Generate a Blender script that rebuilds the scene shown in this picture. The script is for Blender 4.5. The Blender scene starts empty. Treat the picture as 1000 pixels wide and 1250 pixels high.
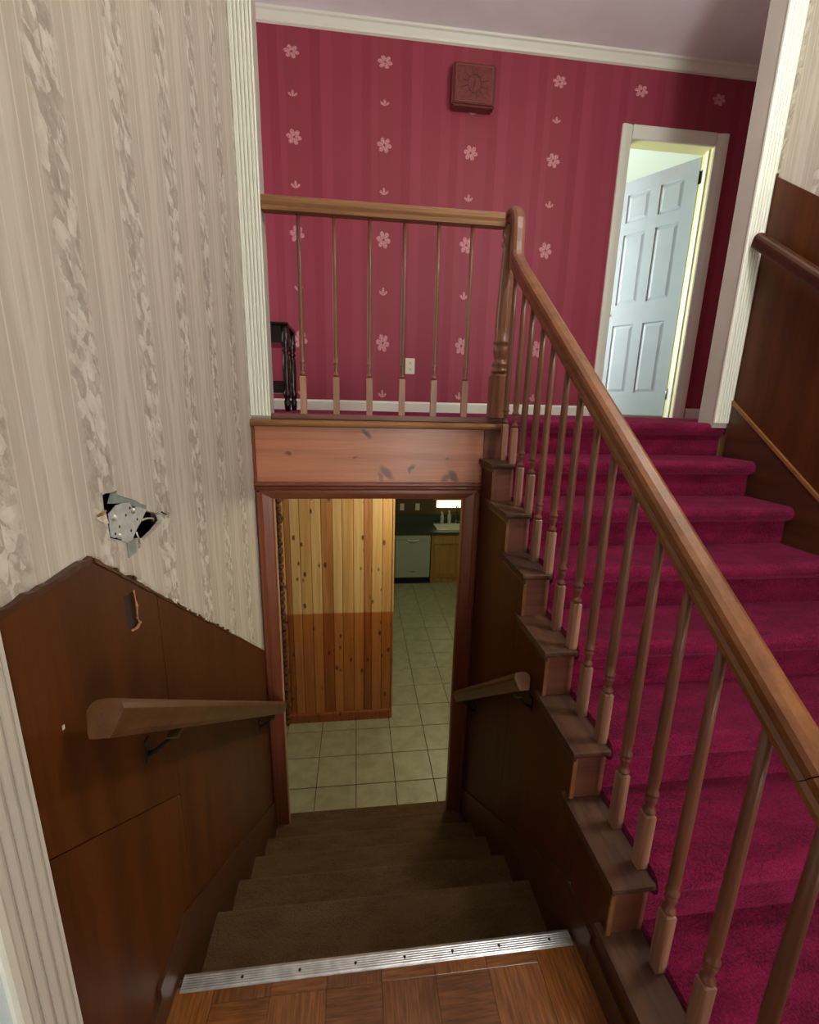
import bpy, bmesh, math, random
from mathutils import Vector, Matrix
random.seed(7)
S = bpy.context.scene
COL = S.collection

# ------------------------------------------------------------------ camera
CAM_F, CAM_YAW, CAM_PITCH, CAM_ROLL = 544.8, 0.12035, 0.23811, 0.02407
cd = bpy.data.cameras.new('camera'); cam = bpy.data.objects.new('camera', cd); COL.objects.link(cam)
cy, sy, cp, sp = math.cos(CAM_YAW), math.sin(CAM_YAW), math.cos(CAM_PITCH), math.sin(CAM_PITCH)
fw = Vector((sy*cp, cy*cp, -sp)); rt = Vector((cy, -sy, 0)); up = rt.cross(fw)
r_ = rt*math.cos(CAM_ROLL) + up*math.sin(CAM_ROLL); u_ = up*math.cos(CAM_ROLL) - rt*math.sin(CAM_ROLL)
cam.matrix_world = Matrix(((r_.x, u_.x, -fw.x, 0), (r_.y, u_.y, -fw.y, 0), (r_.z, u_.z, -fw.z, 0), (0, 0, 0, 1)))
cd.sensor_fit = 'HORIZONTAL'; cd.sensor_width = 36.0; cd.lens = 36.0*CAM_F/1000.0
cd.clip_start = 0.02; cd.clip_end = 100
S.camera = cam

# ------------------------------------------------------------------ world, exposure, daylight
w = bpy.data.worlds.new('world'); S.world = w; w.use_nodes = True
bg = w.node_tree.nodes['Background']; bg.inputs[0].default_value = (0.75, 0.85, 1.0, 1); bg.inputs[1].default_value = 0.6
S.view_settings.view_transform = 'Standard'; S.view_settings.look = 'None'
S.view_settings.gamma = 1.0; S.view_settings.use_curve_mapping = False
S.view_settings.exposure = 0.0

def area(name, loc, direction, sx, sy_, power, color):
    l = bpy.data.lights.new(name, 'AREA'); l.shape = 'RECTANGLE'; l.size = sx; l.size_y = sy_
    l.energy = power; l.color = color
    o = bpy.data.objects.new(name, l); COL.objects.link(o); o.location = loc
    o.rotation_euler = Vector(direction).to_track_quat('-Z', 'Y').to_euler()
    return o
# added fill light at the front door behind the photographer, brightens the front-facing trim
area('fill_front_door', (0.95, -1.62, -0.35), (0, 1, 0.0), 0.80, 1.7, 62, (1.0, 0.98, 0.90))
# daylight through the bedroom window beyond the upstairs door
area('daylight_bedroom', (1.0, 5.3, 1.1), (1, -0.1, -0.05), 1.2, 1.2, 100, (0.86, 1.0, 0.97))
# daylight through the window at the left end of the upper hall
area('daylight_hall', (-1.86, 2.98, 1.0), (1, 0, 0), 0.8, 1.1, 14, (1.0, 0.93, 0.9))

# ------------------------------------------------------------------ node helper
def lin(c):
    return tuple(((v/255)/12.92 if v/255 <= 0.04045 else ((v/255+0.055)/1.055)**2.4) for v in c) + (1,)

class X:
    """a node socket with arithmetic"""
    def __init__(s, nt, sock): s.nt, s.s = nt, sock
    def m(s, op, *a):
        n = s.nt.nodes.new('ShaderNodeMath'); n.operation = op
        for i, v in enumerate((s,)+a):
            if isinstance(v, X): s.nt.links.new(v.s, n.inputs[i])
            else: n.inputs[i].default_value = v
        return X(s.nt, n.outputs[0])
    def __add__(s, o): return s.m('ADD', o)
    def __radd__(s, o): return s.m('ADD', o)
    def __sub__(s, o): return s.m('SUBTRACT', o)
    def __rsub__(s, o): return (s*-1.0)+o
    def __mul__(s, o): return s.m('MULTIPLY', o)
    def __rmul__(s, o): return s.m('MULTIPLY', o)
    def __truediv__(s, o): return s.m('DIVIDE', o)
    def abs(s): return s.m('ABSOLUTE')
    def fract(s): return s.m('FRACT')
    def floor(s): return s.m('FLOOR')
    def lt(s, o): return s.m('LESS_THAN', o)
    def gt(s, o): return s.m('GREATER_THAN', o)
    def cos(s): return s.m('COSINE')
    def sin(s): return s.m('SINE')
    def sm(s, a, b, lo=0.0, hi=1.0):
        n = s.nt.nodes.new('ShaderNodeMapRange'); n.interpolation_type = 'SMOOTHSTEP'
        s.nt.links.new(s.s, n.inputs[0])
        for i, v in zip((1, 2, 3, 4), (a, b, lo, hi)): n.inputs[i].default_value = v
        return X(s.nt, n.outputs[0])

class Mat:
    def __init__(s, name, rough=0.6, spec=0.5):
        s.m = bpy.data.materials.new(name); s.m.use_nodes = True
        s.nt = s.m.node_tree; s.b = s.nt.nodes['Principled BSDF']
        s.b.inputs['Roughness'].default_value = rough
        s.b.inputs['Specular IOR Level'].default_value = spec
    def new(s, t): return s.nt.nodes.new(t)
    def link(s, a, b): s.nt.links.new(a.s if isinstance(a, X) else a, b)
    def coord(s, kind='Object'):
        n = s.new('ShaderNodeTexCoord'); sep = s.new('ShaderNodeSeparateXYZ')
        s.nt.links.new(n.outputs[kind], sep.inputs[0])
        return [X(s.nt, sep.outputs[i]) for i in range(3)]
    def world(s):
        n = s.new('ShaderNodeNewGeometry'); sep = s.new('ShaderNodeSeparateXYZ')
        s.nt.links.new(n.outputs['Position'], sep.inputs[0])
        return [X(s.nt, sep.outputs[i]) for i in range(3)]
    def rand(s):
        n = s.new('ShaderNodeObjectInfo'); return X(s.nt, n.outputs['Random'])
    def vec(s, x, y, z):
        n = s.new('ShaderNodeCombineXYZ')
        for i, v in enumerate((x, y, z)):
            if isinstance(v, X): s.link(v, n.inputs[i])
            else: n.inputs[i].default_value = v
        return X(s.nt, n.outputs[0])
    def noise(s, v, scale=1.0, detail=3, rough=0.5, dist=0.0):
        n = s.new('ShaderNodeTexNoise'); s.link(v, n.inputs['Vector'])
        n.inputs['Scale'].default_value = scale; n.inputs['Detail'].default_value = detail
        n.inputs['Roughness'].default_value = rough; n.inputs['Distortion'].default_value = dist
        return X(s.nt, n.outputs[0])
    def voro(s, v, scale=1.0, feat='F1', out=0, rnd=1.0):
        n = s.new('ShaderNodeTexVoronoi'); n.feature = feat; s.link(v, n.inputs['Vector'])
        n.inputs['Scale'].default_value = scale; n.inputs['Randomness'].default_value = rnd
        return X(s.nt, n.outputs[out])
    def ramp(s, f, stops, mode='LINEAR'):
        n = s.new('ShaderNodeValToRGB'); s.link(f, n.inputs[0]); r = n.color_ramp; r.interpolation = mode
        while len(r.elements) < len(stops): r.elements.new(0.5)
        for e, (p, c) in zip(r.elements, stops): e.position = p; e.color = lin(c)
        return X(s.nt, n.outputs[0])
    def mix(s, f, a, b, mode='MIX'):
        n = s.new('ShaderNodeMix'); n.data_type = 'RGBA'; n.blend_type = mode
        if isinstance(f, X): s.link(f, n.inputs[0])
        else: n.inputs[0].default_value = f
        for i, v in ((6, a), (7, b)):
            if isinstance(v, X): s.link(v, n.inputs[i])
            else: n.inputs[i].default_value = lin(v)
        return X(s.nt, n.outputs[2])
    def hsv(s, c, h=0.5, sat=1.0, val=1.0):
        n = s.new('ShaderNodeHueSaturation'); s.link(c, n.inputs['Color'])
        for k, v in (('Hue', h), ('Saturation', sat), ('Value', val)):
            if isinstance(v, X): s.link(v, n.inputs[k])
            else: n.inputs[k].default_value = v
        return X(s.nt, n.outputs[0])
    def color(s, c):
        if isinstance(c, X): s.link(c, s.b.inputs['Base Color'])
        else: s.b.inputs['Base Color'].default_value = lin(c)
        return s
    def bump(s, h, strength=0.3, dist=0.005):
        n = s.new('ShaderNodeBump'); s.link(h, n.inputs['Height'])
        n.inputs['Strength'].default_value = strength; n.inputs['Distance'].default_value = dist
        s.link(n.outputs[0], s.b.inputs['Normal']); return s
    def coat(s, v, r=0.2):
        s.b.inputs['Coat Weight'].default_value = v; s.b.inputs['Coat Roughness'].default_value = r; return s

M = {}
def plain(name, c, rough=0.6, spec=0.5, metal=0.0, var=0.0, scale=20):
    m = Mat(name, rough, spec); m.b.inputs['Metallic'].default_value = metal
    if var:
        x, y, z = m.coord(); n = m.noise(m.vec(x, y, z), scale, 4)
        m.color(m.mix(n.sm(0.3, 0.7), tuple(v*(1-var) for v in c), tuple(min(255, v*(1+var)) for v in c)))
    else: m.color(c)
    M[name] = m.m; return m

def wood(name, dark, light, axis='z', scale=1.0, rough=0.45, coat=0.0, knots=0.0, wear=None, contrast=1.0, per=0.12):
    m = Mat(name, rough, 0.5); x, y, z = m.coord(); rd = m.rand()*37.0
    a, b, c = {'x': (y, z, x), 'y': (x, z, y), 'z': (x, y, z)}[axis]      # c runs along the grain
    warp = m.noise(m.vec(a*3.0+rd, b*3.0, c*0.9), 1.0*scale, 2)
    ring = m.noise(m.vec(a*22.0*scale+rd, b*22.0*scale, c*1.3*scale+warp*1.6), 1.0, 4, 0.6)
    fine = m.noise(m.vec(a*140.0*scale, b*140.0*scale, c*6.0*scale+rd), 1.0, 2, 0.6)
    f = ring.sm(0.5-0.22/contrast, 0.5+0.22/contrast)*0.75 + fine.sm(0.3, 0.7)*0.25
    col = m.mix(f, dark, light)
    if knots:
        kv = m.vec(a*6.0*scale+rd, b*6.0*scale, c*2.2*scale)
        k = m.voro(kv, 1.0)
        col = m.mix(k.sm(0.05, 0.16, knots, 0.0), col, tuple(v*0.35 for v in dark))
    if wear:
        wn = m.noise(m.vec(a*9.0+rd, b*9.0, c*3.0), 1.0, 5, 0.65)
        col = m.mix(wn.sm(0.52, 0.68), col, wear)
    col = m.hsv(col, 0.5, 1.0, m.rand()*per*2+(1-per))
    m.color(col); m.bump(f, 0.12, 0.002)
    if coat: m.coat(coat, 0.25)
    M[name] = m.m; return m

# --- cream foliage wallpaper: columns of leaves every 0.267 m, ribbons and pinstripes between
def cream_paper():
    m = Mat('cream_wallpaper', 0.75, 0.25); x, y, z = m.world()
    u = ((y-0.943+0.267*20)/0.267); cell = u.floor(); fr = u.fract(); d = (fr-0.5).abs()*-1.0+0.5      # 0 at a column
    base = m.mix(m.noise(m.vec(y*420.0, z*9.0, 0.0), 1.0, 2).sm(0.35, 0.65), (180, 170, 156), (190, 180, 166))
    base = m.mix(m.noise(m.vec(y*60.0, z*2.0, 0.0), 1.0, 2).sm(0.35, 0.65, 0, 0.5), base, (174, 164, 150))
    # pinstripes
    pin = ((fr*8.0+0.12).fract()-0.5).abs().lt(0.05)
    base = m.mix(pin*(d.sm(0.14, 0.2))*0.85, base, (206, 197, 184))
    # wavy pale ribbon half way between two columns
    wob = m.noise(m.vec(cell*7.3, z*7.0, 0.0), 1.0, 2)
    rib = (d-0.44+(wob-0.5)*0.22).abs()
    base = m.mix(rib.sm(0.03, 0.075, 0.6, 0.0), base, (202, 193, 180))
    # foliage
    wob2 = m.noise(m.vec(cell*3.1, z*9.0, 4.0), 1.0, 3)
    mask = (((fr+0.5).fract()-0.5+(wob2-0.5)*0.16).abs()+(m.noise(m.vec(y*60.0, z*40.0, 2.0), 1.0, 2)-0.5)*0.14).sm(0.11, 0.19, 1.0, 0.0)
    ang = 0.6
    nl = m.noise(m.vec(y*26.0+cell, z*15.0, 1.0), 1.0, 4, 0.6)
    jit = (nl-0.5)*0.9
    lv = m.vec((y*0.85+z*0.45)*42.0+cell*5.7+jit, (z*0.9-y*0.55)*28.0+jit, cell*2.0)
    vn = m.new('ShaderNodeTexVoronoi'); m.link(lv, vn.inputs['Vector']); vn.inputs['Scale'].default_value = 1.0
    cr = m.new('ShaderNodeSeparateColor'); m.nt.links.new(vn.outputs['Color'], cr.inputs[0])
    rnd = X(m.nt, cr.outputs[0]); vd = X(m.nt, vn.outputs['Distance'])
    edge = vd.sm(0.25, 0.65)
    leaf = rnd.sm(0.25, 0.75)*0.75+(1.0-edge)*0.25
    fol = m.ramp(leaf, [(0.0, (160, 149, 136)), (0.3, (174, 164, 150)), (0.55, (188, 179, 166)), (0.8, (203, 195, 182)), (1.0, (211, 204, 192))])
    base = m.mix(mask*0.85, base, fol)
    shade = m.noise(m.vec((y+z*0.4)*55.0, (z-y*0.5)*30.0, cell), 1.0, 3, 0.6)
    base = m.mix(shade.sm(0.55, 0.66)*mask*0.55, base, (146, 135, 122))
    base = m.mix(shade.sm(0.34, 0.45, 1.0, 0.0)*mask*0.5, base, (216, 209, 198))
    m.color(base)
    m.bump(m.noise(m.vec(y*420.0, z*30.0, 0.0), 1.0, 2)+nl*mask*2.0, 0.15, 0.002)
    M['cream_wallpaper'] = m.m
cream_paper()

# --- red wallpaper: tone-on-tone stripes, a big flower and a small sprig alternating in columns 0.62 m apart
def red_paper():
    m = Mat('red_wallpaper', 0.55, 0.35); x, y, z = m.world()
    P = 0.6195
    u = (x+0.418)/P+10.5; fx = (u.fract()-0.5)*P                       # metres from the column
    st = u.fract()
    base = m.ramp(st, [(0.0, (147, 53, 72)), (0.13, (152, 58, 78)), (0.25, (144, 51, 69)), (0.35, (153, 61, 79)), (0.42, (145, 57, 72)),
                       (0.58, (149, 55, 75)), (0.69, (142, 49, 67)), (0.80, (154, 60, 80)), (0.92, (147, 54, 73))], 'CONSTANT')
    fine = m.noise(m.vec(x*300.0, z*20.0, 0.0), 1.0, 2)
    base = m.mix(fine.sm(0.35, 0.65, 0, 0.3), base, (152, 60, 79))
    # index of the half row (flower or sprig), rows grow a little towards the floor
    zi = z*z*z*-0.17318 + z*z*0.16157 - z*2.70653 + 7.1975
    row = (zi+0.5).floor(); fz = (zi+0.5).fract()-0.5                   # + downwards
    dz = fz*-0.29
    odd = (row*0.5).fract().gt(0.25)
    r = (fx*fx+dz*dz).m('SQRT'); th = dz.m('ARCTAN2', fx)
    # six-petalled flower
    rr = (th*3.0+0.5).cos().abs().m('SQRT')*0.034+0.020
    fl = (r-rr).sm(-0.006, 0.001, 1.0, 0.0)*r.sm(0.006, 0.010)*(th*3.0+0.5).cos().abs().sm(0.02, 0.2, 0.3, 1.0)
    vein = m.noise(m.vec(x*160.0, z*160.0, 0.0), 1.0, 1).sm(0.42, 0.5, 0.25, 1.0)
    # sprig: three leaves fanning upwards
    dz2 = dz+0.026; r2 = (fx*fx+dz2*dz2).m('SQRT'); th2 = fx.m('ARCTAN2', dz2)
    rs = (th2*3.6).cos().abs().m('SQRT')*(th2.abs()*-0.008+0.050)*th2.abs().lt(1.30)
    spg = (r2-rs).sm(-0.006, 0.0, 1.0, 0.0)
    pat = (fl*(1.0-odd)+spg*odd)*vein
    base = m.mix(pat*0.72, base, (232, 172, 178))
    m.color(base); m.bump(fine, 0.1, 0.001)
    M['red_wallpaper'] = m.m
red_paper()

def carpet(name, dark, light, sheen, tint, scale=150.0):
    m = Mat(name, 0.95, 0.1); x, y, z = m.world()
    v = m.vec(x, y, z)
    n1 = m.noise(v, scale, 3, 0.7); n2 = m.noise(m.vec(x*5.0, y*14.0, z*14.0), 1.3, 4, 0.6)
    m.color(m.mix(n1.sm(0.36, 0.64)*0.55+n2.sm(0.35, 0.65)*0.45, dark, light))
    m.b.inputs['Sheen Weight'].default_value = sheen; m.b.inputs['Sheen Roughness'].default_value = 0.4
    m.b.inputs['Sheen Tint'].default_value = lin(tint)
    m.bump(n1+n2*0.6, 0.9, 0.008); M[name] = m.m
carpet('magenta_carpet', (74, 6, 32), (134, 22, 66), 0.35, (240, 120, 170))
carpet('brown_carpet', (78, 60, 40), (104, 82, 56), 0.1, (200, 170, 130))

plain('ceiling_paint', (238, 236, 240), 0.9, 0.1, var=0.02, scale=3)
plain('white_trim', (230, 231, 218), 0.45)
plain('offwhite_wall', (184, 176, 166), 0.8, 0.2, var=0.02, scale=4)
plain('bedroom_wall', (214, 206, 150), 0.8, 0.2)
plain('bedroom_ceiling', (225, 235, 232), 0.8, 0.2)
plain('door_paint', (196, 210, 216), 0.4, var=0.015, scale=5)
plain('jamb_cream', (222, 212, 150), 0.5)
plain('dark_void', (24, 14, 10), 0.9, 0.1, var=0.3)
plain('plaster_torn', (190, 178, 160), 0.9, 0.1, var=0.08, scale=60)
plain('galvanised', (176, 180, 184), 0.45, 0.5, 0.45, var=0.05, scale=70)
plain('screw_steel', (196, 194, 186), 0.3, 0.5, 0.8)
plain('dark_hole', (30, 26, 24), 0.8)
plain('grey_tab', (128, 138, 128), 0.6, var=0.08, scale=60)
plain('wire_copper', (190, 160, 140), 0.5)
plain('aluminium', (205, 205, 205), 0.32, 0.5, 0.9, var=0.08, scale=30)
plain('brass', (120, 96, 58), 0.4, 0.5, 0.8)
plain('hinge_dark', (46, 42, 36), 0.4, 0.5, 0.6)
plain('hinge_steel', (176, 172, 160), 0.35, 0.5, 0.8)
plain('outlet_plastic', (226, 218, 200), 0.4)
plain('slot_dark', (40, 34, 30), 0.6)
plain('grout', (58, 58, 44), 0.9, 0.1)
plain('sub_floor', (92, 62, 36), 0.8)
plain('black_plastic', (22, 22, 20), 0.5)
plain('dishwasher_white', (158, 168, 156), 0.4)
plain('dishwasher_badge', (90, 100, 96), 0.4)
plain('counter_dark', (44, 56, 42), 0.35, var=0.25, scale=90)
plain('sink_white', (214, 216, 206), 0.3)
plain('chrome', (200, 200, 200), 0.15, 0.5, 1.0)
plain('soap_clear', (180, 186, 176), 0.25)
plain('soap_pump', (222, 222, 216), 0.35)
plain('kitchen_wall', (84, 62, 34), 0.6, var=0.08, scale=6)
plain('lower_wall', (150, 120, 84), 0.7, var=0.05, scale=6)
plain('stone_dark', (92, 62, 44), 0.85, 0.2, var=0.35, scale=40)
plain('clock_body', (104, 44, 42), 0.4, var=0.08, scale=30)
plain('clock_face', (112, 48, 46), 0.45, var=0.10, scale=60)
plain('clock_ray', (70, 24, 22), 0.5)
plain('clock_line', (140, 76, 68), 0.4)
plain('gouge_dark', (38, 18, 8), 0.8)
plain('casing_shaded', (182, 174, 160), 0.5)  # white casing greyed, the shade of the lower left corner put into its colour
plain('splinter', (160, 112, 82), 0.7, var=0.2, scale=60)
plain('chip_white', (202, 190, 170), 0.9, var=0.1, scale=80)

wood('rail_wood', (104, 58, 28), (146, 90, 48), 'y', 1.0, 0.42, 0.15)
wood('rail_wood_x', (104, 66, 38), (150, 104, 64), 'x', 1.0, 0.42, 0.15)
wood('baluster_wood', (96, 55, 38), (132, 82, 60), 'z', 1.2, 0.42, 0.15)
wood('baluster_block', (124, 84, 66), (168, 124, 100), 'z', 1.4, 0.5, 0.05)
wood('newel_wood', (104, 60, 40), (140, 88, 62), 'z', 1.2, 0.42, 0.15)
wood('fascia_wood', (156, 94, 66), (188, 124, 92), 'x', 0.8, 0.42, 0.15, per=0.03)
wood('casing_wood', (104, 50, 30), (134, 72, 48), 'z', 1.0, 0.38, 0.2)
wood('casing_wood_x', (104, 50, 30), (138, 76, 52), 'x', 1.0, 0.38, 0.2)
wood('tread_wood', (58, 31, 18), (92, 54, 34), 'y', 1.0, 0.7, 0.0, wear=(104, 70, 46))
wood('riser_wood', (100, 56, 42), (128, 78, 60), 'x', 1.0, 0.5, 0.05)
wood('skirt_wood', (60, 32, 16), (82, 46, 24), 'y', 1.0, 0.4, 0.1)
wood('skirt_cap', (120, 76, 42), (150, 100, 60), 'y', 1.0, 0.4, 0.1)
wood('dark_rail', (70, 40, 18), (100, 62, 32), 'y', 1.0, 0.42, 0.1)
wood('dark_table_wood', (22, 12, 10), (40, 22, 18), 'z', 1.0, 0.25, 0.4)
wood('oak_cabinet', (140, 104, 54), (170, 130, 72), 'z', 1.0, 0.45, 0.1)
wood('jamb_plank', (150, 110, 84), (176, 138, 108), 'z', 1.0, 0.5)

def fascia_knots():
    m = M['fascia_wood']; nt = m.node_tree; b = nt.nodes['Principled BSDF']
    g = nt.nodes.new('ShaderNodeNewGeometry'); sp_ = nt.nodes.new('ShaderNodeSeparateXYZ'); nt.links.new(g.outputs['Position'], sp_.inputs[0])
    x, z = X(nt, sp_.outputs[0]), X(nt, sp_.outputs[2])
    src = b.inputs['Base Color'].links[0].from_socket
    wn_ = nt.nodes.new('ShaderNodeTexNoise'); wn_.inputs['Scale'].default_value = 40.0; nt.links.new(g.outputs['Position'], wn_.inputs['Vector'])
    jx = X(nt, wn_.outputs[0])*0.02-0.01
    for kx, kz, rx, rz_, sl, a in KNOTS:
        u = (x-kx+(z-kz)*sl+jx)/rx; v = (z-kz+jx)/rz_
        d = (u*u+v*v).sm(0.0, 1.5, a, 0.0)
        n = nt.nodes.new('ShaderNodeMix'); n.data_type = 'RGBA'; nt.links.new(d.s, n.inputs[0]); nt.links.new(src, n.inputs[6]); n.inputs[7].default_value = lin((52, 30, 30)); src = n.outputs[2]
    nt.links.new(src, b.inputs['Base Color'])
KNOTS = [(0.048, -0.150, 0.018, 0.022, 0.9, 0.9), (0.152, -0.347, 0.026, 0.040, 0.7, 0.65), (0.120, -0.365, 0.012, 0.030, 0.3, 0.5), (0.282, -0.315, 0.018, 0.014, -0.6, 0.8), (0.268, -0.335, 0.008, 0.02, 0.0, 0.6),
         (0.497, -0.362, 0.024, 0.034, 0.5, 0.75), (0.455, -0.372, 0.022, 0.022, -0.4, 0.6), (-0.335, -0.252, 0.020, 0.011, 0.0, 0.7), (0.463, -0.270, 0.012, 0.008, 0, 0.6), (-0.01, -0.268, 0.012, 0.007, 0, 0.5)]
fascia_knots()
def panel_mat():
    m = Mat('brown_panel', 0.48, 0.28); x, y, z = m.coord(); rd = m.rand()*11.0
    n = m.noise(m.vec(x*8.0, y*14.0+rd, z*1.2), 1.0, 4, 0.55); f = m.noise(m.vec(x*90.0, y*240.0, z*8.0+rd), 1.0, 2)
    m.color(m.mix(n.sm(0.3, 0.7)*0.7+f.sm(0.3, 0.7)*0.3, (63, 27, 5), (86, 42, 8)))
    m.bump(f, 0.05, 0.001); M['brown_panel'] = m.m
panel_mat()

def parquet_mat(name, axis):
    m = Mat(name, 0.32, 0.5); x, y, z = m.coord(); rd = m.rand()
    a, c = (x, y) if axis == 'y' else (y, x)
    slat = (a/0.0301+rd*3.0).floor()
    g = m.noise(m.vec(a*120.0+rd*30.0, c*10.0, slat*3.0), 1.0, 3, 0.6)
    t = m.noise(m.vec(slat*7.7, rd*50.0, 0.0), 1.0, 0)
    col = m.mix(g.sm(0.3, 0.7), (92, 50, 18), (134, 82, 36))
    col = m.hsv(col, 0.5, 1.0, rd*0.6+t*0.35+0.50)
    gap = ((a/0.0301+rd*3.0).fract()-0.5).abs().gt(0.475)
    m.color(m.mix(gap*0.35, col, (60, 34, 14))); m.bump(g, 0.1, 0.001); m.coat(0.25, 0.2); M[name] = m.m
parquet_mat('parquet_along_y', 'y'); parquet_mat('parquet_along_x', 'x')

def tile_mat():
    m = Mat('tile_ceramic', 0.35, 0.5); x, y, z = m.coord(); rd = m.rand()
    n = m.noise(m.vec(x+rd*9.0, y, z), 9.0, 5, 0.6); n2 = m.noise(m.vec(x, y+rd*5.0, z), 60.0, 2)
    col = m.mix(n.sm(0.3, 0.7), (148, 148, 118), (168, 168, 138))
    col = m.mix(n2.sm(0.5, 0.8, 0, 0.3), col, (150, 142, 112))
    m.color(m.hsv(col, 0.5, 1.0, rd*0.08+0.95)); M['tile_ceramic'] = m.m
tile_mat()

def pine_mat(name, base, dark):
    # varnished knotty pine; pale upper part, lower part multiplied to amber below a sharp edge
    m = Mat(name, 0.3, 0.5); x, y, z = m.coord(); rd = m.rand()*31.0
    wp = m.noise(m.vec(x*6.0+rd, z*1.4, 0.0), 1.0, 2)
    g = m.noise(m.vec(x*34.0+rd+wp*3.0, z*1.1, 0.0), 1.0, 4, 0.6)
    col = m.mix(g.sm(0.3, 0.7), base, dark)
    k = m.voro(m.vec(x*13.0+rd, z*6.5+rd, 0.0), 1.0)
    kr = m.noise(m.vec(x*30.0+rd, z*16.0, 0.0), 1.0, 2)
    col = m.mix((k+(kr-0.5)*0.12).sm(0.10, 0.20, 0.9, 0.0), col, (84, 42, 18))
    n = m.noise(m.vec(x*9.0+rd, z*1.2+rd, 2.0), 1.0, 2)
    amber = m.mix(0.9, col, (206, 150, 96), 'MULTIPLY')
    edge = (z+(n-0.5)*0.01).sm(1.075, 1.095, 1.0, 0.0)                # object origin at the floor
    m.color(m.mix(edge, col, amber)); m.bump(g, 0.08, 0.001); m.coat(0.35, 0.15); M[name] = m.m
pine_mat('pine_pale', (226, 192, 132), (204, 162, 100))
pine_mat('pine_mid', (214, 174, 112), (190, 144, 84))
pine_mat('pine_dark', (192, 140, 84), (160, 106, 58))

def emit(name, c, e):
    m = Mat(name); m.b.inputs['Emission Color'].default_value = lin(c); m.b.inputs['Emission Strength'].default_value = e
    m.color(c); M[name] = m.m
emit('tube_glow', (255, 250, 185), 2.6)
emit('ceiling_lamp_glow', (255, 240, 200), 6.0)

def glass():
    m = Mat('window_glass'); nt = m.nt; t = nt.nodes.new('ShaderNodeBsdfTransparent'); g = nt.nodes.new('ShaderNodeBsdfGlossy')
    g.inputs['Roughness'].default_value = 0.02; mx = nt.nodes.new('ShaderNodeMixShader'); mx.inputs[0].default_value = 0.06
    nt.links.new(t.outputs[0], mx.inputs[1]); nt.links.new(g.outputs[0], mx.inputs[2])
    nt.links.new(mx.outputs[0], nt.nodes['Material Output'].inputs[0]); M['window_glass'] = m.m
glass()

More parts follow.
